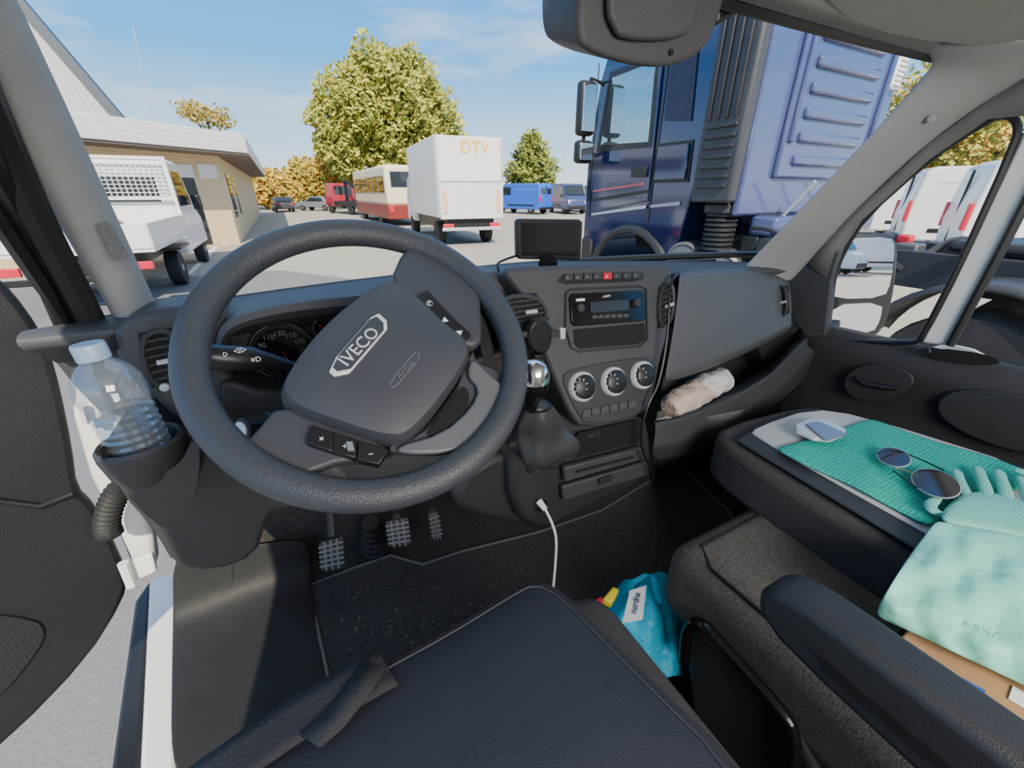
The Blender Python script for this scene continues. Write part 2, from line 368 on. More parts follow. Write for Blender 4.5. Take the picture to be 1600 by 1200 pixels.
# left vent pod, centre infill
plate('vent_pod',[(170,508),(240,484),(345,476),(352,500),(344,535),(352,590),(410,625),(420,670),(290,672),(225,610),(182,570)],onY(.75),.0,.1,DASH,da,.014,1,3)
plate('lower_panel',[(340,588),(420,616),(600,610),(745,560),(800,545),(872,640),(875,720),(770,770),(520,790),(420,765),(300,690),(345,630)],onY(.74),0,.12,DASH2,da,.014,1,3)
plate('knee_panel',[(158,700),(180,690),(290,690),(330,680),(480,700),(560,760),(520,800),(430,795),(415,820),(400,870),(335,895),(272,888),(238,830),(180,765)],onY(.70),0,.18,DASH2,da,.018,1,3)
plate('infill_panel',[(722,430),(800,424),(855,505),(880,600),(868,650),(800,565),(768,500)],onY(.725),0,.1,DASH,da,.012,1,3)
plate('hollow_panel',[(735,720),(870,690),(890,760),(870,835),(760,815),(700,790)],onY(.63),0,.2,DASH2,da,.02,1,3)
# hood over cluster
ho=[(338,575),(336,530),(350,502),(400,484),(470,471),(560,462),(650,457),(715,461),(752,484),(768,530),(775,570)]
inn=[(354,575),(352,537),(366,517),(410,503),(475,493),(560,486),(645,481),(703,485),(736,502),(750,535),(756,570)]
O=smooth_path([UY(a,b,.735) for a,b in ho]); I=smooth_path([UY(a,b,.74) for a,b in inn])
ob_=[p+V((0,.1,.0)) for p in O]; ib_=[p+V((0,.08,-.004)) for p in I]
MB().grid([ob_,O,[lerp(a,b,.5)+V((0,-.008,0)) for a,b in zip(O,I)],I,ib_]).build('instrument_hood',DASH,da)
clu=plate('instrument_cluster',[(352,612),(350,530),(375,512),(475,490),(640,478),(720,482),(755,560),(700,620),(480,630)],onY(.822),0,.01,DASH2,da)
def dial(cx,cy,rx,y,nums,a0,da_):
    c=UY(cx,cy,y); r=(UY(cx+rx,cy,y)-c).length
    MB().lathe(c,(0,-1,0),[(r*1.08,0),(r*1.08,.006),(r*.98,.006),(r*.97,.001)],36).build('dial',[GLOSS],clu)
    MB().tube([c+V((math.cos(k*.1963)*r*1.02,-.006,math.sin(k*.1963)*r*1.02)) for k in range(32)],.001,6,True).build('dial_ring',FAINT,clu)
    t=MB()
    for k in range(41):
        a=math.radians(a0+da_*(len(nums)-1)*k/40); e=V((math.cos(a),0,math.sin(a)))
        t.tube([c+e*r*.88+V((0,-.003,0)),c+e*r*.95+V((0,-.003,0))],.0005,4)
    t.build('tick_marks',DIM,clu)
    for i,s in enumerate(nums):
        a=math.radians(a0+da_*i); text(s,c+V((math.cos(a)*r*.66,-.004,math.sin(a)*r*.66)),V((1,0,0)),V((0,0,1)),r*.25,DIM,'numeral',clu)
    a=math.radians(a0+4); MB().tube([c+V((0,-.005,0)),c+V((math.cos(a)*r*.7,-.005,math.sin(a)*r*.7))],.001,5).build('needle',RED,clu)
dial(442,548,48,.815,['10','30','50','70','90','110','130','150','170'],-80,-32)
dial(640,530,45,.815,['0','1','2','3','4','5'],-135+0,-54)
dial(512,512,22,.815,['\u00bd','1'],150,-60)
plate('trip_display',[(530,505),(590,500),(588,545),(530,548)],onY(.816),0,.002,SCREEN,clu,0)
# vents
def vent(px,fn,n,flip=False):
    q=[fn(*p) for p in px]; nn=pnorm(q); m=MB()
    m.mi=1; m.slab([p+nn*.001 for p in q],-nn*.01); m.mi=0
    m.tube([p+nn*.004 for p in chaikin(q,2)],.0045,6,True)
    for i in range(1,n):
        t=i/n
        a,b=(lerp(q[0],q[3],t),lerp(q[1],q[2],t)); m.tube([a+nn*.003,b+nn*.003],.0032,6)
    m.mi=2; c=lerp(lerp(q[0],q[1],.62),lerp(q[3],q[2],.62),.55); e=(q[1]-q[0]).normalized(); m.tube([c-e*.012+nn*.008,c+e*.012+nn*.008],.004,6)
    m.build('air_vent',[DASH2,VOID,SILV],da)
vent([(216,522),(276,512),(290,592),(238,606)],onY(.745),7)
vent([(772,466),(838,459),(858,500),(800,512)],onY(.645),6)
MB().lathe(UY(258,604,.735),(0,-1,0),[(.006,0),(.006,.006),(.004,.008)],14).build('vent_knob',SILV,da)
plate('side_vent',[(172,525),(180,522),(186,545),(178,548)],onY(.748),.003,0,VOID,da)
# cup holder
cc=UY(220,690,.66)
MB().lathe(cc-V((0,0,.06)),(0,0,1),[(.034,0),(.044,.02),(.049,.05),(.049,.060),(.045,.065),(.041,.062),(.039,.05),(.034,.006),(.001,.005)],36).build('cup_holder',DASH2,da)
pod=[(152,700),(163,722),(190,741),(225,747),(262,738),(288,716),(298,690),(312,690),(312,740),(300,790),(262,830),(235,812),(200,775),(168,740)]
plate('cup_surround',pod,onY(.622),0,.13,DASH2,da,.012,1,3)
# stalks
m=MB(); a=UY(478,580,.64); b=UY(415,562,.625); c=UY(328,558,.61)
m.tube([a,b,lerp(b,c,.1),lerp(b,c,.25),c,c+V((-.006,0,0))],[.008,.011,.013,.0165,.0165,.012],12); s1=m.build('indicator_stalk',BLACK,da)
text('\u25c1\u25b7',UY(375,548,.594),V((1,0,0)),V((0,.3,1)),.008,WHITE,'symbol',s1); text('\u2261D',UY(400,562,.594),V((1,0,0)),V((0,.3,1)),.009,WHITE,'symbol',s1); text('D',UY(352,554,.594),V((1,0,0)),V((0,.3,1)),.007,WHITE,'symbol',s1)
MB().tube([UY(690,530,.64),UY(725,520,.64),UY(748,516,.64)],[.008,.011,.013],10).build('wiper_stalk',BLACK,da)
m=MB(); a=UY(470,655,.66); b=UY(378,672,.60); m.tube([a,lerp(a,b,.6),lerp(a,b,.62),b],[.022,.02,.0165,.0165],16); m.mi=1; dd=(b-a).normalized(); m.lathe(b,dd,[(.012,.0),(.012,.003),(.008,.004)],16); m.build('ignition_switch',[BLACK,SILV],da)
# ---- centre console
cn=V((0,-.936,.351)).normalized(); cP=rel(0,.69,-.13)
con=lambda a,b,o=0,*k: UP(a,b,cP+cn*o,cn)
cb=plate('centre_console',[(784,421),(800,416),(910,412),(1040,411),(1052,420),(1050,470),(1046,520),(1034,560),(1024,610),(1008,652),(912,672),(892,648),(872,602),(850,545),(842,500),(818,462)],con,0,.16,DASH,da,.01,1,3)
plate('console_shelf',[(870,440),(880,428),(995,424),(1005,428),(1004,436),(990,440),(885,444)],con,.002,0,BLACK,da,.001)
for i in range(8):
    x=880+i*15.2; y=434-(x-880)*.035
    bt=plate('switch_button',[(x,y-5),(x+13.5,y-5.5),(x+13.5,y+5),(x,y+5.5)],con,.005,0,RED if i in(4,) else DASH2,da,.001)
    if i!=4: text('oo=~o=~='[i],con(x+7,y,.006),V((1,0,0)),V((0,.35,.93)),.006,WHITE,'symbol',bt)
    else: text('\u25b3',con(x+7,y,.006),V((1,0,0)),V((0,.35,.93)),.009,WHITE,'symbol',bt)
ra=plate('radio',[(888,466),(892,459),(998,454),(1004,458),(1006,497),(1002,502),(897,510),(891,506)],con,.006,.0,GLOSS,da,.002)
plate('display',[(918,473),(978,469),(979,485),(919,490)],con,.0085,0,mat('lcd',(.03,.04,.055),.2),ra)
for a,b in ((904,482),(992,474)): MB().lathe(con(a,b,.006),cn,[(.0095,0),(.009,.009),(.007,.011)],20).build('knob',DASH2,ra)
for i in range(6):
    x=922+i*9.6; y=496-(x-922)*.045
    plate('button',[(x,y-2.4),(x+8,y-2.9),(x+8,y+2.2),(x,y+2.7)],con,.0085,0,DASH,ra)
plate('button',[(897,468),(910,467),(910,471),(897,472)],con,.0085,0,WHITE,ra)
text('- AM/FM -',con(948,463,.0075),V((1,0,0)),V((0,.35,.93)),.006,WHITE,'lettering',ra)
plate('storage_slot',[(895,515),(1006,505),(1008,530),(995,538),(905,545),(897,538)],con,.0015,0,VOID,da,0)
MB().tube([con(a,b,.003) for a,b in ((884,512),(885,458),(893,452),(1000,447),(1010,452),(1012,530),(1000,541),(905,549),(893,543))],.0022,6,True).build('bezel',DASH2,da)
vent([(1029,448),(1051,440),(1049,502),(1027,514)],con,7)
# climate
cl=plate('climate_panel',[(874,590),(895,575),(1005,556),(1024,565),(1022,600),(1005,648),(915,666),(898,640)],con,.003,0,DASH2,da,.002,1)
for (a,b) in ((907,604),(956,596),(1001,586)):
    k=MB(); k.mi=0; k.lathe(con(a,b,.002),cn,[(.031,0),(.031,.010),(.0285,.014),(.026,.012)],36); k.mi=1; k.lathe(con(a,b,.002),cn,[(.026,.004),(.0245,.019),(.021,.021),(.001,.0215)],32)
    k=k.build('climate_knob',[BRIGHT,BLACK],cl)
    for j in range(7):
        an=math.radians(210-40*j); r1=V((1,0,0)); u1=cn.cross(r1)*1; MB().tube([con(a,b,.0235)+(r1*math.cos(an)+u1*math.sin(an))*.013,con(a,b,.0235)+(r1*math.cos(an)+u1*math.sin(an))*.018],.0008,4).build('mark',WHITE,k)
for i in range(6):
    x=908+i*14.2; y=646-(x-908)*.2
    plate('climate_button',[(x,y-5.5),(x+12.5,y-8),(x+12.5,y+4),(x,y+6.5)],con,.0065,0,DASH,cl,.001)
# lower console
plate('lower_console',[(862,640),(910,668),(1010,645),(1020,700),(1016,752),(905,800),(848,835),(800,800),(800,700)],onY(.595),0,.2,DASH2,da,.015,1,3)
plate('card_slot',[(895,690),(905,676),(1000,655),(1006,662),(1002,690),(900,716)],onY(.585),.0,.002,VOID,da)
text('IVECO',UY(928,680,.58),UY(970,670,.58)-UY(928,680,.58),V((0,.2,1)),.013,mat('embossed_dark',(.06,.062,.068),.5),'lettering',da)
dr=plate('drawer',[(880,730),(1004,698),(1006,716),(882,752)],onY(.578),.004,.01,DASH,da,.003); 
MB().tube([UY(900,737,.572),UY(990,714,.572)],.003,6).build('groove',VOID,dr)
dr=plate('drawer',[(878,760),(1010,722),(1012,742),(880,782)],onY(.58),.002,.01,DASH,da,.003)
plate('latch',[(935,748),(955,742),(955,750),(935,756)],onY(.575),.004,0,DASH2,dr,.001)
MB().lathe(UY(843,787,.60),(-.1,-1,.2),[(.016,-.03),(.016,.005),(.012,.007),(.010,.002)],20).build('power_socket',BLACK,da)
# ---- passenger side
top=[(1060,430,.685),(1100,426,.695),(1160,425,.71),(1212,431,.72),(1234,446,.70)]
tp2=[(1059,438,.674),(1099,434,.684),(1159,433,.699),(1212,438,.709),(1235,452,.695)]
r1=[(1056,470,.655),(1098,465,.665),(1158,458,.68),(1210,460,.69),(1238,468,.685)]
r2=[(1048,530,.63),(1095,522,.64),(1155,508,.655),(1208,498,.668),(1238,492,.67)]
r3=[(1037,584,.612),(1093,567,.622),(1151,545,.637),(1206,520,.652),(1238,503,.657)]
r3b=[(1036,592,.61),(1092,575,.62),(1150,552,.635),(1205,526,.65),(1238,506,.655)]
r4=[(1034,600,.63),(1092,583,.64),(1150,560,.655),(1205,533,.67),(1240,512,.67)]
r0=[(1062,424,.76),(1100,420,.78),(1160,419,.79),(1212,424,.79),(1236,438,.76)]
MB().grid([[py3(*p) for p in r] for r in (r0,top,tp2,r1,r2,r3,r3b,r4)]).build('passenger_panel',PANEL,da,sub=2,solid=.004)
vent([(1214,450),(1229,446),(1231,490),(1217,495)],onX(1.265),6)
# end cap right
plate('dash_end',[(1230,440),(1242,460),(1240,500),(1272,520),(1280,560),(1250,590),(1200,600),(1180,500)],onY(.70),0,.1,DASH2,da,.01,1)
# shelf
lt=[(1022,660,.59),(1060,655,.59),(1110,635,.595),(1160,612,.60),(1205,585,.605),(1240,548,.615),(1262,528,.625)]
lb=[(1018,700,.58),(1058,696,.58),(1112,672,.585),(1165,645,.59),(1212,615,.595),(1252,578,.605),(1274,548,.615)]
lc=[(1016,722,.62),(1058,716,.62),(1112,692,.625),(1165,664,.63),(1212,635,.635),(1255,598,.645),(1276,568,.65)]
ins=[(1026,655,.70),(1062,640,.72),(1112,618,.74),(1162,592,.75),(1205,562,.755),(1236,530,.75),(1250,512,.72)]
bk=[(1036,590,.72),(1080,570,.76),(1115,555,.78),(1162,535,.79),(1205,515,.79),(1238,500,.77),(1245,495,.72)]
MB().grid([[py3(*p) for p in r] for r in (bk,ins,lt)]).build('shelf_tray',DASH2,da,solid=.004)
MB().grid([[py3(*p) for p in r] for r in ([(a,b+2,y+.012) for a,b,y in lt],lt,[(a,b+4,y-.003) for a,b,y in lt],[(a,lerp(b,c[1],.6),y-.005) for (a,b,y),c in zip(lt,lb)],[(a,b-2,y-.001) for a,b,y in lb],[(a,b+2,y+.006) for a,b,y in lb],lc)]).build('shelf_lip',DASH,da,sub=2,solid=.003)
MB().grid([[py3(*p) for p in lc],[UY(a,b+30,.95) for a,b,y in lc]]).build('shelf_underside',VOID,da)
# ================================================================ STEERING WHEEL
tau=math.radians(50); wc=rel(.075,.52,-.176); wt=V((0,math.sin(tau),math.cos(tau))); wnm=V((0,-math.cos(tau),math.sin(tau))); wx=V((1,0,0))
W=lambda a,b,o=0,*k: UP(a,b,wc+wnm*o,wnm)
sw=thing('steering_wheel','black four spoke steering wheel turned to the left','steering wheel',wc)
MB().tube([wc+(wx*math.cos(k*math.pi/36)+wt*math.sin(k*math.pi/36))*.191 for k in range(72)],.0185,18,True).build('rim',RIM,sw)
hp_=[(585,458),(618,452),(650,474),(695,520),(736,548),(722,590),(645,692),(605,702),(500,668),(445,645),(437,612),(500,525)]
hubpts=chaikin([W(a,b,-.012) for a,b in hp_],2)
hub=MB().dome(hubpts,wnm,.034).build('airbag_cover',HUB,sw)
MB().slab([p-wnm*.03 for p in hubpts],wnm*.03).build('hub_back',BLACK,sw)
def spoke(px,o=-.02,th=.02,m=HUB):
    return MB().slab(chaikin([W(a,b,o) for a,b in px],1),wnm*th).build('spoke',m,sw,bevel=.007,seg=3)
sA=spoke([(606,455),(628,405),(660,380),(700,395),(742,448),(748,500),(748,560),(690,540),(640,480)],-.018,.022)
sB=spoke([(440,640),(500,668),(610,704),(598,730),(540,726),(480,748),(440,772),(392,742),(372,712),(400,690)])
sC=spoke([(735,548),(740,575),(772,585),(792,610),(775,660),(735,698),(700,714),(610,714),(605,700),(650,690),(700,640)],-.022,.016)
MB().slab(chaikin([W(a,b,-.004) for a,b in ((735,560),(765,590),(785,605),(772,652),(736,693),(700,710),(628,712),(616,700),(690,680),(735,640),(748,610),(728,590))],1),wnm*.007).build('spoke_trim',mat('spoke_grey',(.12,.125,.135),.4),sw,bevel=.003)
plate('spoke_gap',[(722,600),(735,612),(730,650),(700,672),(665,682),(680,660)],W,-.002,.004,VOID,sw,0,1)
wr=(W(608,500)-W(522,585)).normalized(); wu=wnm.cross(wr)
bq=[W(a,b,.0215) for a,b in ((514,583),(522,590),(546,585),(605,516),(604,503),(592,492),(579,498),(525,560))]
MB().slab(bq,wnm*.004).build('badge',BRIGHT,hub,bevel=.0012)
bcx=sum(bq,V((0,0,0)))/8
bi=[bcx+wnm*.0041+(p-bcx)*.87 for p in bq]
MB().slab(bi,wnm*.0006).build('badge_field',mat('badge_grey',(.055,.06,.07),.4),hub)
text('IVECO',W(562,541,.0268),W(601,502)-W(526,578),wu,.0215,BRIGHT,'lettering',hub,.0006)
text('Airbag',W(633,577,.0235),W(655,553)-W(612,600),wu,.011,FAINT,'lettering',hub)
MB().tube(chaikin([W(a,b,.0225) for a,b in ((608,598),(650,548),(655,552),(653,562),(620,602),(612,605))],1),.0008,4,True).build('airbag_outline',FAINT,hub)
def btn(px,par,ch=None,o=.006):
    b=plate('button',px,lambda a,b:W(a,b,o),.004,.012,BLACK,par,.0015)
    if ch:
        c=sum((W(p[0],p[1],o+.0046) for p in px),V((0,0,0)))/4; text(ch,c,V((1,-.2,0)),wt,.010,WHITE,'symbol',b)
btn([(650,466),(668,456),(692,482),(674,494)],sA,'\u2706',.008); btn([(674,494),(692,482),(716,506),(698,517)],sA,'\u25b2',.008); btn([(698,517),(716,506),(736,524),(724,538)],sA,'\u25bc',.008)
btn([(488,666),(522,677),(520,708),(479,694)],sB,'\u00d7'); btn([(522,677),(558,688),(556,718),(520,708)],sB,'+'); btn([(560,689),(608,704),(592,728),(558,720)],sB,'\u2212')
plate('roller',[(540,691),(551,691),(554,705),(543,705)],lambda a,b:W(a,b,.011),.004,.006,DIM,sB,.001)
# column shroud
m=MB(); rr=[]
for d,sx,sz in ((.03,.05,.045),(.09,.065,.05),(.2,.08,.055),(.3,.085,.06)):
    c=wc-wnm*d+V((0,0,-.005)); rr.append(chaikin([c-wx*sx-wt*sz,c+wx*sx-wt*sz,c+wx*sx+wt*sz,c-wx*sx+wt*sz],2))
m.loft(rr).build('column_shroud',DASH2,da)
# ================================================================ gear lever, phone holder, navigation, cables
gl=thing('gear_lever','gear lever with chrome topped ball knob and leather boot','gear lever',UY(852,715,.52))
k=UY(832,592,.49); base=UY(850,705,.52)
m=MB(); m.lathe(k-V((0,0,.035)),(0,-.1,1),[(.010,-.02),(.012,0),(.02,.012),(.0245,.03),(.024,.04)],24); m.build('knob',GLOSS,gl)
MB().lathe(k-V((0,0,.035)),(0,-.1,1),[(.0245,.036),(.023,.05),(.017,.062),(.008,.067),(.001,.068)],24).build('chrome_cap',CHROME,gl)
MB().tube([k-V((0,0,.045)),lerp(k,base,.6)],.008).build('shaft',BLACK,gl)
rings=[]
for i in range(17):
    q=i/16; t=.28+.80*q; r=.017+.042*min(1,q*1.25)**.75
    c=lerp(k,base,t); sag=.12*math.sin(11*q)*q
    rings.append([c+V((math.cos(a)*r*(1+sag+q*.17*math.sin(4*a+5*q)+.09*math.sin(9*a-7*q)*q),math.sin(a)*r*.85*(1+sag+q*.15*math.sin(3*a+4*q)),.007*math.sin(3*a+6*q)*q)) for a in [j*math.pi/18 for j in range(36)]])
MB().loft(rings).build('boot',mat('boot_leather',(.038,.038,.039),.32,bump=.4,bscale=200),gl,sub=1)
MB().tube([lerp(k,base,.34)+V((math.cos(a)*.021,math.sin(a)*.018,0)) for a in [j*math.pi/10 for j in range(20)]],.004,6,True).build('boot_collar',BLACK,gl)
plate('boot_base',[(800,640),(860,625),(890,665),(898,705),(880,735),(840,740),(800,705)],onY(.575),0,.15,DASH2,gl,.015,1,3)
ph=thing('phone_holder','black round phone holder with silver side grips clipped to vent','phone holder',UY(845,550,.62))
plate('holder_plate',[(828,512),(838,500),(856,501),(864,514),(862,542),(850,555),(832,549),(825,532)],onY(.60),0,.018,BLACK,ph,.004,1)
plate('cross_bar',[(806,519),(882,517),(882,526),(806,529)],onY(.605),0,.008,DASH2,ph,.002)
for q in ([(802,515),(812,514),(813,532),(803,533)],[(876,513),(885,513),(884,530),(876,531)]):
    plate('grip',q,onY(.602),.0,.008,SILV,ph,.002)
plate('grip_foot',[(836,555),(850,555),(852,566),(838,566)],onY(.595),0,.02,BLACK,ph,.002)
MB().tube([UY(845,530,.61),UY(842,500,.66),UY(835,490,.70)],.008).build('mount_arm',BLACK,ph)
nv=thing('navigation_screen','black flat navigation display standing on the dash top','screen',UY(856,412,.80))
plate('casing',[(808,346),(812,342),(906,343),(911,347),(908,404),(904,407),(814,405),(809,401)],onY(.80),0,.016,BLACK,nv,.003)
plate('screen',[(814,348),(904,349),(902,400),(815,399)],onY(.80),.001,0,SCREEN,nv)
m=MB(); m.tube([UY(856,395,.815),UY(856,405,.80),UY(856,412,.785)],[.012,.014,.022]); m.build('stand',BLACK,nv)
MB().tube(smooth_path([UY(812,398,.81),UY(790,405,.80),UY(775,412,.78),UY(780,425,.77)]),.0025,6).build('power_cord',BLACK,nv)
cb_=thing('usb_cable','white charging cable plugged into the socket hanging to the floor','cable',UY(866,920,.5))
MB().tube(smooth_path([UY(850,792,.575),UY(862,815,.55),UY(870,840,.54),UY(868,880,.53),UY(864,925,.5)]),.0028,6).build('cord',WHITE,cb_)
MB().tube([UY(842,783,.59),UY(852,796,.57)],[.008,.006],10).build('plug',WHITE,cb_)
tag(MB().tube(smooth_path([UY(1060,428,.66),UY(1046,440,.64),UY(1044,520,.60),UY(1030,600,.57),UY(1012,630,.56),UY(1000,680,.555),UY(1006,715,.555),UY(1024,742,.555),UY(1012,760,.56)]),.003,6).build('black_cable',BLACK),'thin black cable hanging along the right of the centre console','cable')
# roof module
rm=thing('mirror_module','dark grey sensor and mirror housing hanging at top of the windscreen','sensor housing',UY(1010,20,.58))
P1=[UY(a,b,.53) for a,b in ((908,-60),(1150,-60),(1118,60),(1085,95),(1040,108),(985,103),(925,85),(900,62))]
MB().slab(chaikin(P1,2),V((0,.09,.03))).build('housing',DASH,rm,bevel=.012,seg=3)
plate('front_cover',[(940,-60),(1090,-60),(1080,40),(1060,62),(1000,68),(945,58)],onY(.528),.012,0,DASH,rm,.008,1,3)
MB().lathe(UY(1048,82,.529),(0,-1,0),[(.004,0),(.004,.002)],12).build('screw_hole',VOID,rm)
plate('bracket',[(1120,40),(1190,0),(1200,-60),(1130,-60)],onY(.56),0,.03,BLACK,rm,.006)
# pedals
PRUB=mat('pedal_rubber',(.04,.04,.04),.7); PRIB=mat('pedal_rib',(.18,.175,.17),.6); PST=mat('pedal_steel',(.05,.05,.05),.5,.3)
def pedal(label,px,top,w):
    p=thing('pedal',label,'pedal',UY(px[0][0],px[0][1],.9))
    pts=[UZ(a,b,z) for a,b,z in px]; n=pnorm(pts)
    MB().slab([q+n*.006 for q in pts],-n*.016).build('pedal_pad',PRUB,p,bevel=.004)
    m=MB()
    for i in range(1,6):
        t=i/6
        m.tube([lerp(pts[0],pts[3],t)+n*.008,lerp(pts[1],pts[2],t)+n*.008],.003,5)
    for i in range(1,4):
        t=i/4
        m.tube([lerp(pts[0],pts[1],t)+n*.008,lerp(pts[3],pts[2],t)+n*.008],.003,5)
    m.build('grip_ribs',PRIB,p)
    c=lerp(pts[0],pts[1],.5)-n*.012; MB().tube(smooth_path([c,UY(top[0],top[1],.98),UY(top[0]-2,top[1]-40,1.0)]),w).build('pedal_arm',PST,p)
pedal('clutch pedal, leftmost ribbed rubber pad',[(498,848,-.80),(536,838,-.80),(540,885,-.86),(502,892,-.86)],(516,800),.010)
pedal('brake pedal, middle square ribbed pad',[(602,815,-.79),(638,808,-.79),(643,850,-.85),(608,855,-.85)],(616,790),.011)
pedal('accelerator pedal, narrow pad on the right',[(668,803,-.82),(684,798,-.82),(692,838,-.9),(674,842,-.9)],(676,780),.008)
m=MB(); q=UY(583,835,1.0)
for i in range(6): m.lathe(q+V((0,0,-.05+.018*i)),(0,-.3,1),[(.04-.003*i,0),(.044-.003*i,.008),(.038-.003*i,.017)],18)
tag(m.build('column_gaiter',RUB),'black ribbed rubber gaiter between clutch and brake pedals','gaiter')
# ================================================================ bottle, bag on shelf
b0=cc-V((0,0,.053))
bo=thing('water_bottle','clear plastic water bottle with pale blue cap in the cup holder','bottle',b0)
prof=[(.02,0),(.036,.004),(.039,.012)]
for i in range(9): prof+=[(.0385,.018+i*.0135),(.0355,.0235+i*.0135)]
prof+=[(.0385,.145),(.040,.16),(.039,.18),(.034,.195),(.026,.208),(.018,.216),(.016,.222),(.016,.23)]
bax=V((-.05,.02,1)).normalized()
sc_=lambda pr,a=.90,b=.80: [(r*a,h*b) for r,h in pr]
MB().lathe(b0,bax,sc_(prof),32).build('bottle_body',PET,bo)
MB().lathe(b0,bax,sc_([(.034,.006),(.036,.02),(.0355,.12),(.001,.121)]),28).build('water',glass('water',(.86,.91,.95),.06),bo)
cpb=MB(); ca=bax.orthogonal().normalized(); cbx=bax.cross(ca); n=40
cpb.loft([[b0+bax*h+(ca*math.cos(2*math.pi*k/n)+cbx*math.sin(2*math.pi*k/n))*r*(1+.03*(k%2)) for k in range(n)] for r,h in ((.0165,.176),(.0165,.193),(.0155,.196))])
cpb.build('bottle_cap',CAPM,bo)
def lump(name,c,sz,matl,seed,amp=.25,n=3):
    rr_=random.Random(seed); bm=bmesh.new(); bmesh.ops.create_icosphere(bm,subdivisions=n,radius=1)
    for v in bm.verts:
        k=1+amp*(rr_.random()-.5); v.co=V((v.co.x*sz[0]*k,v.co.y*sz[1]*k,v.co.z*sz[2]*k))+c
    m=MB(); m.bm.free(); m.bm=bm; return m.build(name,matl,None,ang=20)
pb=thing('paper_bag','crumpled white and tan wrapped bundle on the passenger shelf','paper bag',UY(1085,650,.66))
def bundle(name,path,rad,matl,seed):
    rr_=random.Random(seed); rings=[]; P=smooth_path(path,2); N_=len(P)
    ax=(P[-1]-P[0]).normalized(); a=ax.cross(V((0,0,1))).normalized(); b=a.cross(ax)
    for i,p in enumerate(P):
        t=i/(N_-1); r=rad*(math.sin(math.pi*min(1,.12+.88*t*.98))**.45 if t<.5 else (1-.25*(t-.5)) )
        if i==N_-1: r=rad*.45
        rings.append([p+(a*math.cos(2*math.pi*k/18)+b*math.sin(2*math.pi*k/18))*r*(1+rr_.uniform(-.14,.14)) for k in range(18)])
    return MB().loft(rings).build(name,matl,pb,ang=25,sub=1)
bundle('bundle_body',[UY(1044,640,.645),UY(1064,628,.65),UY(1085,616,.65),UY(1105,606,.655)],.040,PAPER,3)
bundle('bundle_wrapper',[UY(1088,612,.65),UY(1105,603,.655),UY(1118,598,.66),UY(1132,592,.662)],.037,mat('white_paper',(.72,.67,.62),.5,bump=.8,bscale=50),5)
# ================================================================ seats
SEAM=mat('seam_thread',(.012,.012,.012),.8)
ps=thing('passenger_seat','black fabric passenger bench seat with its outer backrest folded down as a table','seat',rel(.9,0,-1.0))
MB().box2(rel(.54,-.5,-.79),rel(.84,.385,-.62)).build('seat_cushion',FABB,ps,bevel=.05,seg=4)
MB().box2(rel(.85,-.5,-.80),rel(1.22,.40,-.645)).build('seat_cushion',FAB,ps,bevel=.04,seg=4)
MB().tube([rel(.57,-.5,-.6215),rel(.57,.30,-.6215),rel(.60,.345,-.6215),rel(.8,.345,-.6215)],.003).build('piping',SEAM,ps)
MB().tube([rel(.57,.08,-.621),rel(.8,.08,-.621)],.003).build('cushion_seam',SEAM,ps)
MB().slab(chaikin([rel(x,y,-.635) for x,y in ((.80,.49),(.86,.53),(1.15,.50),(1.2,.44),(1.22,-.35),(.76,-.35),(.77,.3))],1),V((0,0,.115))).build('folded_backrest',FAB,ps,bevel=.03,seg=3)
tr=MB().slab(chaikin([UZ(a,b,-.508) for a,b in ((1172,682),(1180,670),(1265,641),(1345,652),(1640,745),(1760,880),(1490,860),(1430,828))],1),V((0,0,.006))).build('table_panel',GREY,ps,bevel=.003)
MB().slab([UZ(a,b,-.512) for a,b in ((1150,690),(1172,676),(1440,828),(1700,960),(1650,1010),(1420,855))],V((0,0,.006))).build('table_border',DASH2,ps,bevel=.003)
MB().box2(rel(.63,-.5,-1.0),rel(1.18,.26,-.78)).build('seat_base',BLACK,ps,bevel=.02)
MB().slab([rel(.60,y,z) for y,z in ((.34,-.70),(.30,-.85),(.1,-1.0),(-.5,-1.0),(-.5,-.70))],V((.04,0,0))).build('side_cover',DASH2,ps,bevel=.015,seg=3)
MB().tube(smooth_path([UX(a,b,.52) for a,b in ((1070,1030),(1072,985),(1092,968),(1130,1010),(1225,1115),(1242,1150),(1235,1230))]),.011,10).build('grab_handle',GLOSS,ps)
MB().slab([UX(a,b,.535) for a,b in ((1068,1010),(1085,975),(1240,1130),(1300,1260),(1100,1260))],V((.05,0,0))).build('hinge_cover',DASH2,ps,bevel=.012,seg=3)
ds=thing('driver_seat','black fabric driver seat with armrest at bottom of the frame','seat',rel(.1,0,-1.0))
MB().box2(rel(-.16,-.5,-.72),rel(.35,.36,-.565)).build('seat_cushion',FAB,ds,bevel=.06,seg=4)
MB().box2(rel(-.12,-.45,-1.0),rel(.32,.25,-.70)).build('seat_base',BLACK,ds,bevel=.03)
MB().slab(chaikin([rel(.445,y,z) for y,z in ((.175,-.445),(.165,-.505),(.05,-.52),(-.4,-.53),(-.4,-.425),(.1,-.425))],1),V((.06,0,0))).build('armrest',DASH2,ds,bevel=.02,seg=4)
MB().slab([rel(.443,y,z) for y,z in ((.1,-.475),(.08,-.49),(-.35,-.49),(-.35,-.475))],V((.002,0,0))).build('armrest_slot',VOID,ds)
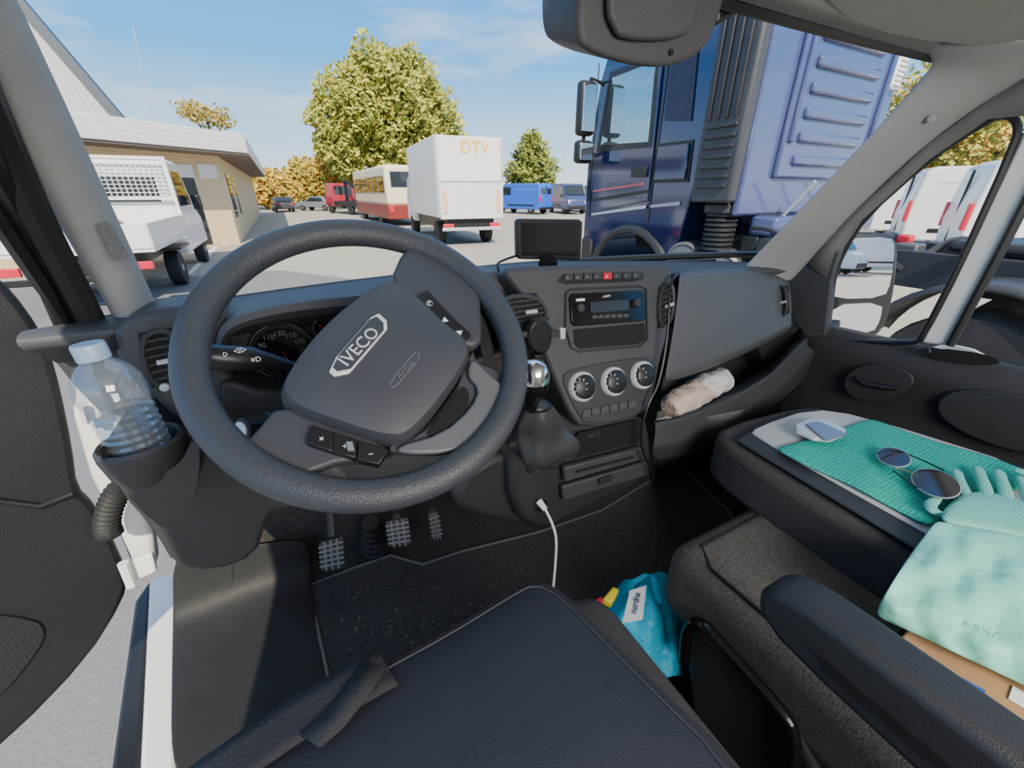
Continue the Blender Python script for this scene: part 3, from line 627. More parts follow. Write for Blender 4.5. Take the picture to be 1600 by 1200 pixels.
# black padded bag
bg=thing('padded_bag','dark navy padded flat bag with webbing strap lying on driver seat','bag',UZ(800,1100,-.55))
out=[(420,1160),(560,1066),(700,990),(800,928),(838,908),(878,926),(960,1010),(1060,1108),(1140,1185),(1230,1330),(800,1500),(300,1400),(340,1215)]
bp_=chaikin([UZ(a,b,-.50) for a,b in out],1)
m=MB(); c=sum(bp_,V((0,0,0)))/len(bp_)
m.loft([[c+(p-c)*k+V((0,0,h)) for p in bp_] for k,h in ((.97,-.055),(1,-.04),(1.0,-.008),(.975,.004),(.9,.008),(.6,.010),(.1,.011))]); m.build('bag_body',NYL,bg)
MB().tube([p+V((0,0,-.004)) for p in bp_],.005,8,True).build('piping',mat('piping_black',(.026,.026,.029),.5),bg)
MB().tube([c+(p-c)*.93+V((0,0,.0075)) for p in bp_],.0015,5,True).build('stitching',mat('stitch_grey',(.04,.04,.045),.7),bg)
WEB=mat('webbing',(.03,.03,.033),.8,bump=.8,bscale=400)
s=[(300,1235),(380,1178),(450,1130),(520,1088),(575,1056),(604,1040)]
MB().grid([[UZ(a-16+34*j/4,b-26+56*j/4,-.484+.003*math.sin(i*2+j)) for j in range(5)] for i,(a,b) in enumerate(s)]).build('strap',WEB,bg,solid=.003)
MB().grid([[UZ(a,b,-.479),UZ(a+30,b+18,-.479)] for a,b in ((570,1032),(545,1070),(505,1120),(470,1150))]).build('strap_fold',WEB,bg,solid=.003)
# ---- items on the table
tc_=thing('cleaning_cloth','teal woven microfibre cloth spread on the folded seat table','cloth',UZ(1420,740,-.5))
rows=[]
for t in [i/8 for i in range(9)]:
    a=lerp(V((1208,700,0)),V((1362,655,0)),t); b=lerp(V((1450,822,0)),V((1640,745,0)),t)
    rows.append([UZ(lerp(a,b,s).x,lerp(a,b,s).y+2*math.sin(9*s+5*t),-.497+.002*math.sin(14*s+8*t)) for s in [j/12 for j in range(13)]])
MB().grid(rows).build('cloth_sheet',TEAL,tc_,sub=1,solid=.004)
cd=thing('card_holder','silver metal card holder lying on the teal cloth','card holder',UZ(1280,678,-.49))
MB().slab(chaikin([UZ(a,b,-.486) for a,b in ((1230,672),(1270,656),(1300,664),(1328,680),(1284,696))],1),V((0,0,.009))).build('case',SILV,cd,bevel=.002)
MB().slab([UZ(a,b,-.476) for a,b in ((1258,664),(1280,660),(1325,680),(1290,690))],V((0,0,.003))).build('lid',mat('brushed_grey',(.3,.31,.33),.35,.6),cd,bevel=.001)
sg=thing('sunglasses','dark aviator sunglasses lying folded on the teal cloth','sunglasses',UZ(1430,745,-.49))
LB=mat('lens_brown',(.05,.035,.022),.1,spec=.4)
def lens(cx,cy,rx,ry,rot):
    p=[]
    for k in range(20):
        a=k*math.pi/10; x=math.cos(a)*rx; y=math.sin(a)*ry; p.append(UZ(cx+x*math.cos(rot)-y*math.sin(rot),cy+x*math.sin(rot)+y*math.cos(rot),-.478+.00025*x))
    MB().slab(p,V((0,0,.003))).build('lens',LB,sg); MB().tube([q+V((0,0,.002)) for q in p],.0012,6,True).build('frame',GREY,sg)
lens(1396,716,27,14,.25); lens(1462,757,40,20,.32)
MB().tube(smooth_path([UZ(a,b,-.474) for a,b in ((1400,733),(1418,736),(1434,744))]),.002,6).build('bridge',CHROME,sg)
MB().tube(smooth_path([UZ(a,b,-.472) for a,b in ((1370,708),(1398,702),(1435,716),(1475,735))]),.0014,6).build('temple_arm',GLOSS,sg)
MB().tube(smooth_path([UZ(a,b,-.482) for a,b in ((1395,735),(1418,752),(1450,772),(1496,775))]),.0014,6).build('temple_arm',GLOSS,sg)
# gloves
def glove(label,palm,rows,fingers):
    g=thing('rubber_glove',label,'glove',rows[0][0],'rubber gloves on the seat table')
    MB().grid(rows).build('glove_cuff',MINT,g,sub=2,solid=.004)
    if palm: MB().grid(palm).build('glove_palm',MINTG,g,sub=2,solid=.014)
    for pth,r in fingers:
        P=smooth_path(pth,2); n=len(P); ax=(P[-1]-P[0]).normalized(); sd=ax.cross(V((0,0,1))).normalized(); rings=[]
        for i,p in enumerate(P):
            t=i/(n-1); rr=r*(1.05-.2*t)*(1 if t<.85 else (.82 if i<n-1 else .4))*(1+.05*math.sin(20*t))
            rings.append([p+sd*math.cos(2*math.pi*k/12)*rr+V((0,0,1))*math.sin(2*math.pi*k/12)*rr*.6 for k in range(12)])
        MB().loft(rings).build('glove_finger',MINTG,g,sub=1)
    return g
z=-.482
wv=lambda i,j: .007*math.sin(2.1*i+1.1*j)+.005*math.sin(2.3*j-1.2*i)+.003*math.sin(4.1*j+2.7*i)
def dense(r,zz,i):
    out=[]
    for j in range(len(r)-1):
        for q in range(3):
            t=q/3; out.append((lerp(r[j][0],r[j+1][0],t),lerp(r[j][1],r[j+1][1],t)))
    out.append(r[-1]); return [UZ(a,b,zz+wv(i,j)*min(1,i/2)*.8) for j,(a,b) in enumerate(out)]
CR=[([(1462,812),(1505,822),(1555,830),(1605,840),(1680,860)],-.478),
 ([(1448,832),(1497,842),(1552,852),(1612,865),(1690,882)],-.480),
 ([(1430,855),(1490,866),(1550,878),(1620,892),(1700,905)],-.484),
 ([(1412,880),(1480,893),(1545,908),(1620,925),(1700,940)],-.488),
 ([(1396,905),(1468,922),(1538,942),(1620,962),(1700,975)],-.494),
 ([(1382,928),(1455,952),(1528,977),(1612,1005),(1700,1030)],-.504),
 ([(1373,945),(1447,975),(1520,1008),(1606,1043),(1700,1080)],-.522),
 ([(1366,962),(1440,996),(1515,1032),(1600,1072),(1700,1120)],-.545)]
rws=[dense(r,zz,i) for i,(r,zz) in enumerate(CR)]
pal=[[UZ(a,b,zz) for a,b in r] for r,zz in (
 ([(1500,772),(1525,768),(1555,770),(1590,780),(1640,800)],-.484),
 ([(1478,790),(1510,792),(1555,798),(1600,808),(1660,830)],-.479),
 ([(1460,815),(1505,824),(1555,833),(1605,843),(1680,864)],-.480))]
gv=glove('mint green rubber glove with long cuff hanging over the table edge',pal,rws,
 [([UZ(1480,806,z),UZ(1458,800,z),UZ(1452,788,z),UZ(1466,778,z)],.010),
  ([UZ(1518,792,z),UZ(1505,765,z),UZ(1496,742,z),UZ(1494,735,z)],.0095),
  ([UZ(1545,792,z),UZ(1540,762,z),UZ(1530,738,z),UZ(1528,730,z)],.010),
  ([UZ(1575,795,z),UZ(1572,768,z),UZ(1562,742,z),UZ(1560,735,z)],.010),
  ([UZ(1608,802,z),UZ(1608,780,z),UZ(1598,752,z),UZ(1594,745,z)],.009)])
tr_=UZ(1560,985,-.48)-UZ(1500,965,-.48)
text('8-8\u00bd/9',UZ(1535,985,-.486),tr_,V((0,0,1)).cross(tr_)+V((0,0,.12)),.013,mat('mint_dark',(.13,.56,.42),.5),'lettering',gv)
glove('second mint glove with one fingertip reaching past the first at frame edge',None,[[UZ(a,b,-.484) for a,b in r] for r in ([(1612,745),(1640,750),(1680,760)],[(1625,775),(1660,785),(1700,800)],[(1650,800),(1690,815),(1740,830)])],
 [([UZ(1640,760,-.478),UZ(1605,742,-.478),UZ(1586,733,-.478)],.010)])
# cardboard box
bx=thing('cardboard_box','brown cardboard box with a blue label on the seat under the glove','box',rel(.72,-.1,-.62))
MB().box2(rel(.60,-.32,-.615),rel(.745,.07,-.56)).build('carton',CARD,bx,bevel=.003)
MB().slab([UZ(a,b,-.559) for a,b in ((1492,1072),(1500,1058),(1540,1080),(1528,1104))],V((0,0,.001))).build('label_sticker',mat('label_blue',(.02,.08,.4),.5),bx)
MB().slab([UZ(a,b,-.559) for a,b in ((1575,1092),(1582,1072),(1640,1105),(1630,1125))],V((0,0,.001))).build('label_sticker',WHITE,bx)
# blue bag on floor
bb=thing('blue_bag','bright cyan nylon bag with white label on the floor between the seats','bag',UZ(1010,1000,-.98))
rows=[]
for i,(a,b,w,zz) in enumerate(((1002,898,26,-.83),(1004,918,40,-.82),(1004,942,52,-.82),(1010,970,60,-.83),(1020,1000,60,-.86),(1034,1030,52,-.89),(1046,1058,38,-.93))):
    rows.append([UZ(a-w-6,b+14,zz-.1),UZ(a-w,b+6,zz-.03)]+[UZ(a+w*k+R.uniform(-2,2),b-6*k+R.uniform(-3,3),zz+.022*(1-k*k)+.014*math.sin(7*k+2.3*i)+R.uniform(-.012,.012)) for k in (-.75,-.5,-.25,0,.25,.5,.75)]+[UZ(a+w,b-6,zz-.03),UZ(a+w+10,b-6,zz-.1)])
MB().grid(rows).build('bag_body',CYAN,bb,sub=2,solid=.004)
MB().grid([[UZ(a-7,b,-.79),UZ(a+7,b+4,-.79)] for a,b in ((985,930),(980,912),(1000,903),(1014,892),(1024,900),(1026,925),(1034,945))]).build('strap',CYAN,bb,sub=1,solid=.004)
lq=[UZ(a,b,-.765) for a,b in ((972,974),(984,924),(1010,916),(1004,968))]
MB().slab(lq,V((0,0,.003))).build('label_tag',WHITE,bb)
text('nordna',lerp(lerp(lq[0],lq[1],.5),lerp(lq[2],lq[3],.5),.5)+V((0,0,.005)),lq[1]-lq[0],lq[0]-lq[3],.018,mat('print_navy',(.01,.03,.15),.5),'lettering',bb)
yb=thing('yellow_tool','small yellow and red handled item beside the cyan bag','tool',UZ(952,938,-.86))
MB().slab([UZ(a,b,-.80) for a,b in ((940,945),(956,925),(967,930),(954,952))],V((0,0,.02))).build('handle',YEL,yb,bevel=.004)
MB().slab([UZ(a,b,-.80) for a,b in ((930,942),(940,938),(943,948),(934,950))],V((0,0,.015))).build('red_end',RED,yb,bevel=.003)
# ================================================================ OUTSIDE
ASP=mat('asphalt',(.42,.37,.30),.95,var=.25,scale=2.5,bump=.6,bscale=60)
g=MB(); g.face([V((-150,-60,0)),V((200,-60,0)),V((200,260,0)),V((-150,260,0))]); struct(g.build('ground',ASP),'sunlit asphalt yard')
struct(MB().slab([UZ(a,b,-1.849) for a,b in ((292,428),(300,428),(342,386),(332,386))],V((0,0,.004))).build('painted_line',WHITE),'white painted parking line')
struct(MB().slab([V((-30,-12,0)),V((4.0,-12,0)),V((2.2,9,0)),V((-.2,12.5,0)),V((-30,13,0))],V((0,0,.003))).build('asphalt_patch',mat('dark_asphalt',(.20,.197,.195),.95,var=.3,scale=70,bump=.5,bscale=60)),'darker grey asphalt around the van')
BRK=brick('yellow_brick',(.80,.60,.32),(.72,.52,.26),(.72,.62,.46),2.2)
FAS=bands('white_fascia',(.85,.82,.76),(.76,.73,.66),2,'Z',.5)
bl=thing('brick_building','low yellow brick building with wide white flat roof','building',(-2,19,0))
k0=V((-1.5,20.2,0)); k1=V((-6.6,15.2,0)); k2=V((-1.3,46,0))
m=MB(); m.slab([k0,k1,k1+V((-4,4,0)),V((-9,46,0)),k2],V((0,0,3.2))); m.build('wall',BRK,bl)
e0=V((-.45,19.3,3.1)); e1=V((-6.8,13.3,3.1)); e2=V((-.2,46.5,3.1))
MB().slab([e0,e1,V((-14,20,3.1)),V((-9,46.5,3.1)),e2],V((0,0,.6))).build('roof',FAS,bl,bevel=.03)
MB().slab([e0+V((0,.05,-.02)),e1+V((0,.05,-.02)),V((-14,20,3.08)),V((-9,46.4,3.08)),e2+V((-.05,0,-.02))],V((0,0,-.04))).build('soffit',mat('soffit_dark',(.15,.12,.1),.8),bl)
du=(k1-k0).normalized(); nn=V((.7,-.7,0))
def onwall(t0,t1,z0,z1,name,matl,par,off=.03,base=k0,d=du,n=nn):
    return MB().slab([base+d*t0+V((0,0,z0)),base+d*t1+V((0,0,z0)),base+d*t1+V((0,0,z1)),base+d*t0+V((0,0,z1))],n*off).build(name,matl,par)
onwall(1.15,2.1,.1,2.3,'entrance_door',DGL,bl); onwall(1.1,2.15,2.3,2.7,'door_sign',WHITE,bl)
onwall(.2,.9,2.3,2.75,'window',WHITE,bl); onwall(2.8,4.4,1.0,2.5,'window',DGL,bl)
for i in range(8): onwall(1.2+i*2.9,2.6+i*2.9,.9,2.5,'window',DGL,bl,.04,k0,V((0,1,0)),V((1,0,0)))
wh=thing('grey_warehouse','tall grey metal clad warehouse with sloping roof behind the brick building','building',(-9,48,0))
COR=bands('grey_cladding',(.56,.56,.54),(.36,.37,.37),1.6,'X',.6)
wp=[UY(a,b,48) for a,b in ((188,184),(28,-2),(-80,-120),(-260,-60))]; wp+= [V((wp[-1].x,48,0)),V((wp[0].x,48,0))]
MB().slab(wp,V((-3,14,0))).build('wall',COR,wh)
rp=[UY(a,b,47.6) for a,b in ((193,184),(31,-6),(-80,-130))]; 
MB().slab(rp+[p+V((0,0,-1.5)) for p in rp[::-1]],V((0,1,0))).build('roof_edge',mat('roof_grey',(.07,.085,.105),.5),wh)
# trees
BARK=mat('bark',(.12,.09,.06),.9)
def tree(label,base,th,blobs,col,col2,n,ls,grp=None,tr=.3):
    t=thing('tree',label,'tree',base,grp)
    base=V(base); rr_=random.Random(int(base.x*31+base.y*7))
    m=MB()
    for (bx_,by_,bz,r,rz) in blobs:
        c=base+V((bx_,by_,bz)); k=int(n*r*r/sum(b[3]**2 for b in blobs))
        for _ in range(k):
            u=V((rr_.gauss(0,1),rr_.gauss(0,1),rr_.gauss(0,1))).normalized(); q=rr_.random()**.35*(1+.16*math.sin(7*u.x+5*u.z+bx_)+.1*math.sin(13*u.z-9*u.x))
            p=c+V((u.x*r*q,u.y*r*q,u.z*rz*q))
            a=V((rr_.gauss(0,1),rr_.gauss(0,1),rr_.gauss(0,1))).normalized(); b=a.orthogonal().normalized(); s=ls*rr_.uniform(.6,1.3)
            m.mi=0 if rr_.random()<.6 else 1
            m.face([p-a*s-b*s*.6,p+a*s-b*s*.6,p+a*s+b*s*.6,p-a*s+b*s*.6])
    m.build('foliage',[col,col2],t,flat=True)
    m=MB(); top=blobs[0]; m.tube([base,base+V((0,0,th)),base+V((top[0],top[1],top[2]))],[tr,tr*.8,tr*.3])
    for b in blobs[1:]: m.tube([base+V((0,0,th)),base+V(b[:3])],[tr*.5,tr*.15],6)
    m.build('trunk',BARK,t)
LG=mat('leaf_green',(.36,.40,.06),.6); LY=mat('leaf_yellow',(.52,.45,.08),.6); LO=mat('leaf_gold',(.64,.38,.05),.6); LD=mat('leaf_dark',(.20,.23,.04),.6)
tree('large broad green and yellow tree standing behind the box truck',(13.4,54,0),3,[(a*1.13,0,c*1.13,d*1.13,e_*1.13) for a,b,c,d,e_ in [(0,0,9,5.2,5),(-3.8,0,8,3.6,3.4),(4,0,7.8,3.6,3.4),(1,0,11.8,3,2.2),(-5,1,5.2,2.4,2.4),(5.8,0,5,2.5,2.6),(-2.4,0,11,2.2,1.8),(3.6,0,10.6,2,1.6),(0,-1,4.4,3.5,2.2)]],LG,LY,36000,.21)
tree('conical dark green tree right of the box truck',(27,46,0),1.5,[(0,0,3.5,3,2.5),(0,0,5.6,2,2),(0,0,7.2,1,1)],LD,LG,7000,.18)
tree('thin sparse tree behind the roof of the brick building',(-4.2,56,0),6,[(0,0,8.6,2.2,1.1),(-1.2,0,9,1.3,.8),(1.4,0,8.3,1.2,.8)],LO,LD,900,.12)
for i,(x,y,h,lab,a,b) in enumerate(((-.4,60,4.4,'golden low tree at far end of the yard beside the brick building',LO,LY),(4.2,67,6.0,'yellow green bushy tree behind the red tow truck',LY,LO),(8.0,61.5,8.0,'brownish thin tree just left of the large tree',LO,LG),(9.6,74,6.4,'dense yellow bush under the large tree',LY,LG),(-5.4,67,4.6,'dark gold bush farthest down the building side',LO,LD))):
    tree(lab,(x,y,0),1,[(0,0,h*.5,2.8,h*.42),(1.6,0,h*.4,2.2,h*.32),(-1.6,0,h*.42,2.2,h*.32),(0,0,h*.8,1.4,h*.2)],a,b,5500,.19)
tree('yellowing tree visible behind the right edge of the blue truck',(41,17,0),2,[(0,0,6,4,3.5),(1,-2,4.5,3.5,3),(0,2,4.5,3,2.5)],LG,LO,8000,.2)
tree('tree above the parked vans in passenger window',(53,15.5,0),2,[(0,0,5.5,3.7,3.2),(0,-3.7,4.4,3.1,2.6),(0,-1.2,6.8,1.9,1.9)],LG,LY,8000,.22)
tree('tree standing behind the van seen only in the wing mirror',(9,-52,0),2,[(0,0,5.5,4,3.2),(-4,0,4.4,3.1,2.6),(4,-1.2,5,3,2.6)],LG,LD,2500,.3)
for nm,(a,b),(c,d),y,lab,r in (('mast',(208,45),(240,195),66,'thin tall mast behind the brick building',.05),('lamp_post',(885,196),(880,300),60,'slim lamp post beyond the blue vans',.07)):
    p=UY(a,b,y); q=thing(nm,lab,'pole',(p.x,y,0)); q2=UY(c,d,y)
    MB().tube([V((q2.x,y,0)),V((q2.x,y,q2.z)),p],r,6).build('shaft',GREY,q); MB().box(p,(.25,.1,.08)).build('head',GREY,q)
# ---- vehicles
def wheels(root,xs_,ys,r,w=.22):
    for y in ys:
        for x in xs_:
            s=1 if x>0 else -1
            t=MB().lathe(V((x-s*w/2,y,r)),(s,0,0),[(r*.6,0),(r*.95,0),(r,w*.2),(r,w*.8),(r*.95,w),(r*.62,w)],24).build('wheel',TYRE,root)
            MB().lathe(V((x+s*w*.3,y,r)),(s,0,0),[(r*.62,.0),(r*.6,.03),(r*.3,.02),(r*.2,.05),(.01,.05)],16).build('wheel_rim',GREY,t)
def prof(root,name,pts,x0,x1,m,bev=.05):
    return MB().slab([V((x0,y,z)) for y,z in pts],V((x1-x0,0,0))).build(name,m,root,bevel=bev,seg=3)
def van(label,loc,rot,paint,grp='parked panel vans',rw=True):
    t=thing('panel_van',label,'van',(0,0,0),grp)
    prof(t,'body',[(-2.8,.4),(-2.86,1.2),(-2.75,2.4),(-2.5,2.55),(1.1,2.55),(1.5,2.45),(2.2,1.55),(2.85,1.25),(2.95,.8),(2.9,.4)],-1,1,paint,.09)
    MB().slab([V((-.85,1.62,2.36)),V((.85,1.62,2.36)),V((.88,2.2,1.62)),V((-.88,2.2,1.62))],V((0,.02,.03))).build('windscreen',DGL,t)
    for s in(-1,1):
        MB().slab([V((s*1.0,.6,1.6)),V((s*1.0,2.0,1.6)),V((s*.99,1.5,2.25)),V((s*.99,.6,2.25))],V((s*.02,0,0))).build('side_window',DGL,t)
        MB().box((s*.93,-2.83,1.3),(.16,.1,.6)).build('tail_lamp',RED,t,.02)
        MB().box((s*.78,2.9,1.0),(.3,.1,.25)).build('headlamp',CHROME,t,.03)
        MB().box((s*1.0,-.6,.75),(.06,3.2,.12)).build('rub_strip',BLACK,t,.02)
        MB().box((s*1.15,1.75,1.55),(.16,.1,.3)).build('door_mirror',BLACK,t,.03)
        MB().box((s*1.0,-1.2,2.1),(.012,2.3,.02)).build('side_crease',GREY,t)
    MB().box((0,-2.85,.5),(1.9,.12,.2)).build('rear_bumper',BLACK,t,.03); MB().box((0,2.93,.6),(1.7,.1,.3)).build('grille',BLACK,t,.03)
    MB().box((0,-2.82,1.5),(.02,.06,1.7)).build('door_gap',BLACK,t)
    if rw:
        for s in(-1,1): MB().box((s*.42,-2.8,1.9),(.6,.04,.5)).build('rear_window',DGL,t,.02)
    wheels(t,(-.88,.88),(-1.8,1.9),.36)
    t.location=loc; t.rotation_euler=(0,0,rot); return t
WP=mat('van_white',(.8,.79,.77),.35,coat=.4); BP=mat('van_blue',(.02,.12,.62),.35,coat=.4); BD=mat('van_navy',(.03,.05,.15),.35,coat=.4); SG=mat('van_silver',(.45,.47,.5),.35,.4)
v1=van('white panel van nearest the mirror in the passenger window',(20.0,4.6,0),math.radians(-150),WP,rw=False)
for lab,x,y in (('white panel van next to the first, further right in passenger window',17.0,2.3),('white panel van behind the chassis at left of passenger window',23.6,7.2),('white panel van reflected in the wing mirror, left one of two',7.2,-34),('white panel van reflected in the wing mirror, right one of two',12.4,-36)):
    c=copy_tree(v1); c.location=(x,y,0); c['label']=lab
    if y<0: c.rotation_euler=(0,0,math.radians(-60))
van('bright blue tall van parked far right of the box truck',(20.8,37,0),math.radians(20),BP)
van('dark blue van beside the bright blue van',(24.8,35.5,0),math.radians(165),BD)
van('silver grey van half hidden by the blue truck mirror',(28.0,36.8,0),math.radians(165),SG)
van('small white van seen just right of the box truck',(21.5,46,0),math.radians(120),WP)
# box truck
bt=thing('box_truck','white box truck with tail lift seen from behind','truck',(0,0,0))
BXW=mat('box_white',(.8,.78,.74),.45); HAZ=bands('hazard_stripes',(.85,.85,.8),(.7,.12,.05),5,'DIAGONAL')
MB().box2((-1.25,0,1.0),(1.25,5.2,3.6)).build('cargo_box',BXW,bt,.03)
MB().box2((-1.2,-.12,.95),(1.2,-.02,2.15)).build('tail_lift',mat('lift_grey',(.70,.69,.66),.5),bt,.02)
for x in (-1.02,1.02): MB().box((x,-.14,1.55),(.16,.03,.75)).build('hazard_board',HAZ,bt)
for s in (-1,1):
    MB().box((s*1.2,-.02,2.3),(.06,.06,2.55)).build('corner_post',GREY,bt); MB().box((s*.9,.05,.72),(.4,.1,.14)).build('tail_lamp',RED,bt,.02)
MB().box((0,-.03,2.2),(2.3,.03,.04)).build('door_seam',GREY,bt)
MB().box2((-.9,.1,.55),(.9,7.2,.95)).build('chassis',BLACK,bt,.02); MB().box((0,.0,.6),(2.3,.1,.12)).build('rear_bar',GREY,bt,.02)
prof(bt,'cab',[(5.4,.6),(5.4,2.5),(6.6,2.5),(7.1,1.6),(7.2,.6)],-1.1,1.1,BXW,.1)
wheels(bt,(-.95,.95),(1.2,6.2),.42,.3)
text('DTV',V((.2,-.01,3.25)),V((1,0,0)),V((0,0,1)),.55,mat('gold_print',(.8,.5,.02),.5),'lettering',bt,.01)
bt.location=(6.4,15.2,0); bt.rotation_euler=(0,0,math.radians(-5))
# bus
bs=thing('bus','cream and red coach parked behind the box truck','bus',(0,0,0))
CRM=mat('bus_cream',(.80,.70,.50),.4); BR=mat('bus_red',(.22,.03,.025),.4)
MB().box2((-1.25,0,1.15),(1.25,11,3.25)).build('upper_body',CRM,bs,.15); MB().box2((-1.26,-.02,.4),(1.26,11.02,1.2)).build('lower_body',BR,bs,.06)
for i in range(6):
    for s in (-1,1): MB().box((s*1.26,1.2+i*1.72,2.25),(.03,1.5,.9)).build('window',DGL,bs,.01)
MB().box((0,-.02,2.5),(1.9,.04,.8)).build('rear_window',DGL,bs,.02)
for s in (-1,1): MB().box((s*1.05,-.04,.95),(.25,.05,.4)).build('tail_lamp',RED,bs,.01)
wheels(bs,(-1.1,1.1),(2.6,8.6),.48,.3)
bs.location=(7.0,26,0)
# flatbed pickup
pk=thing('flatbed_pickup','white flatbed pickup truck with mesh headboard parked by brick building','truck',(0,0,0))
MB().box2((-1.05,0,.92),(1.05,3.3,1.0)).build('bed_floor',BXW,pk,.01)
for s in (-1,1):
    MB().box((s*1.04,1.65,1.18),(.04,3.3,.40)).build('side_board',WP,pk,.01); MB().box((s*1.04,3.32,1.75),(.07,.07,1.6)).build('headboard_post',WP,pk,.01)
    MB().box((s*.82,-.03,.72),(.30,.06,.13)).build('tail_lamp',RED,pk,.01)
MB().box((0,-.0,1.18),(2.08,.04,.40)).build('tailboard',WP,pk,.01)
m=MB()
for i in range(22): m.box((-1+i*.0952,3.32,2.12),(.015,.02,.75))
for i in range(10): m.box((0,3.32,1.76+i*.08),(2.05,.02,.015))
m.box((0,3.32,2.52),(2.14,.06,.06)); m.box((0,3.32,1.72),(2.1,.04,.05)); m.build('mesh_headboard',WP,pk)
prof(pk,'cab',[(3.45,.5),(3.45,2.3),(3.7,2.55),(5.1,2.55),(5.9,1.6),(6.7,1.25),(6.8,.5)],-1.0,1.0,WP,.1)
for s in (-1,1):
    MB().slab([V((s*1.0,3.9,1.55)),V((s*1.0,5.5,1.55)),V((s*.98,5.05,2.3)),V((s*.98,3.9,2.3))],V((s*.02,0,0))).build('side_window',DGL,pk)
    MB().box((s*1.18,5.3,1.6),(.2,.1,.36)).build('door_mirror',BLACK,pk,.03); MB().box((s*.95,2.2,.8),(.35,1.1,.05)).build('mudguard',BLACK,pk,.01)
MB().box((0,3.44,1.9),(1.5,.03,.5)).build('rear_window',DGL,pk,.01)
MB().box2((-.5,.1,.55),(.5,5,.9)).build('chassis',BLACK,pk); MB().box((0,-.02,.55),(1.9,.08,.10)).build('rear_bar',BLACK,pk,.01)
wheels(pk,(-.85,.85),(2.2,5.9),.36,.24)
pk.location=(-3.0,9.3,0)
tag(lump('soil_heap',V((-3.1,11.0,1.25)),(.4,.7,.22),mat('rust_brown',(.35,.16,.08),.9),9,.4),'rusty brown load lying on the pickup bed','load')
# small cars
def car(label,loc,paint,rot):
    t=thing('car',label,'car',(0,0,0),'distant parked cars')
    prof(t,'body',[(-2.1,.35),(-2.15,.85),(-1.7,.95),(-1.2,1.4),(.3,1.42),(1.0,.95),(2.0,.8),(2.15,.4)],-.88,.88,paint,.1)
    MB().slab([V((-.7,-1.74,1.0)),V((.7,-1.74,1.0)),V((.62,-1.28,1.36)),V((-.62,-1.28,1.36))],V((0,-.03,.03))).build('rear_window',DGL,t)
    for s in (-1,1):
        MB().slab([V((s*.88,-1.2,.95)),V((s*.88,.8,.95)),V((s*.86,.2,1.33)),V((s*.86,-1.1,1.33))],V((s*.02,0,0))).build('side_window',DGL,t); MB().box((s*.65,-2.13,.75),(.3,.05,.15)).build('tail_lamp',RED,t,.01)
    wheels(t,(-.78,.78),(-1.3,1.35),.31,.2); t.location=loc; t.rotation_euler=(0,0,rot); return t
car('dark grey car at far end of the yard, nearest the building',(.7,52,0),mat('car_dark',(.04,.045,.06),.3,coat=.5),.1)
car('silver car at far end of the yard beside the tow truck',(4.2,53,0),mat('car_silver',(.3,.32,.35),.3,.5),.9)
tw=thing('tow_truck','red and black tow truck with folded crane left of the bus','truck',(0,0,0))
prof(tw,'cab',[(2.4,.6),(2.4,2.6),(3.9,2.6),(4.3,1.6),(4.4,.6)],-1.1,1.1,mat('tow_red',(.40,.02,.04),.3,coat=.4),.1)
MB().box2((-1.1,-2.5,.7),(1.1,2.3,1.1)).build('bed',BLACK,tw,.03)
MB().tube([V((0,1.8,1.1)),V((0,1.6,2.8)),V((.2,-1.0,1.9)),V((.2,-1.6,1.2))],.16,6).build('crane',BLACK,tw)
for s in (-1,1): MB().box((s*.8,-2.5,.9),(.35,.06,.14)).build('tail_lamp',RED,tw); 
MB().box((0,2.38,2.0),(1.7,.03,.7)).build('rear_window',DGL,tw); wheels(tw,(-.95,.95),(-1.2,3.4),.45,.3)
tw.location=(6.6,43,0); tw.rotation_euler=(0,0,.25)
# ---- big blue truck
NAV=mat('truck_blue',(.014,.025,.09),.1,.35,coat=1); LAV=mat('truck_blue_sunlit',(.062,.078,.20),.25,coat=.8); FAIR=mat('fairing_grey',(.045,.046,.052),.5); CHB=mat('chassis_black',(.022,.022,.024),.5)  # LAV: the truck's navy made paler, sunlight on the rear wall put into the colour
tk=thing('tractor_truck','large dark blue tractor truck without trailer parked on the right','truck',(5.4,3,0))
pr=[(3.06,1.9),(3.55,1.9),(3.68,1.1)]
for i in range(13):
    a=math.pi*i/12; pr.append((4.45-.76*math.cos(a),.58+.78*math.sin(a)))
pr+=[(5.35,.5),(5.5,.9),(5.52,2.2),(5.36,3.2),(5.05,3.9),(3.06,3.95)]
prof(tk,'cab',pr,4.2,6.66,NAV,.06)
def side(name,pts,m,par=tk,x=4.19,th=.025,bev=.008,rnd=0):
    P=[V((x,y,z)) for y,z in pts]
    if rnd: P=chaikin(P,rnd)
    return MB().slab(P,V((-th,0,0))).build(name,m,par,bevel=bev)
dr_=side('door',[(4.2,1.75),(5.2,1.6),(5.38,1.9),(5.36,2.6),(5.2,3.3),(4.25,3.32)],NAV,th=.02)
side('window_surround',[(4.24,2.34),(5.3,2.36),(5.14,3.25),(4.28,3.27)],BLACK,dr_,4.172,.008,.004)
side('window',[(4.3,2.40),(5.2,2.44),(5.08,3.18),(4.34,3.2)],mat('truck_glass',(.32,.43,.47),.03,.9),dr_,4.165,.008,.003)
side('door_handle',[(4.26,2.02),(4.52,2.02),(4.52,2.12),(4.26,2.14)],BLACK,dr_,4.165,.03)
side('lower_crease',[(4.2,1.84),(5.3,1.72),(5.3,1.76),(4.2,1.88)],BLACK,dr_,4.168,.008,0)
side('sleeper_panel',[(3.72,2.55),(4.12,2.6),(4.14,3.2),(3.78,3.22)],voro('hex_dark',(.015,.018,.04),(.05,.055,.1),14),tk,4.195,.012,.004)
side('side_hatch',[(3.66,1.98),(4.14,1.98),(4.14,2.34),(3.68,2.34)],NAV,tk,4.19,.03,.012)
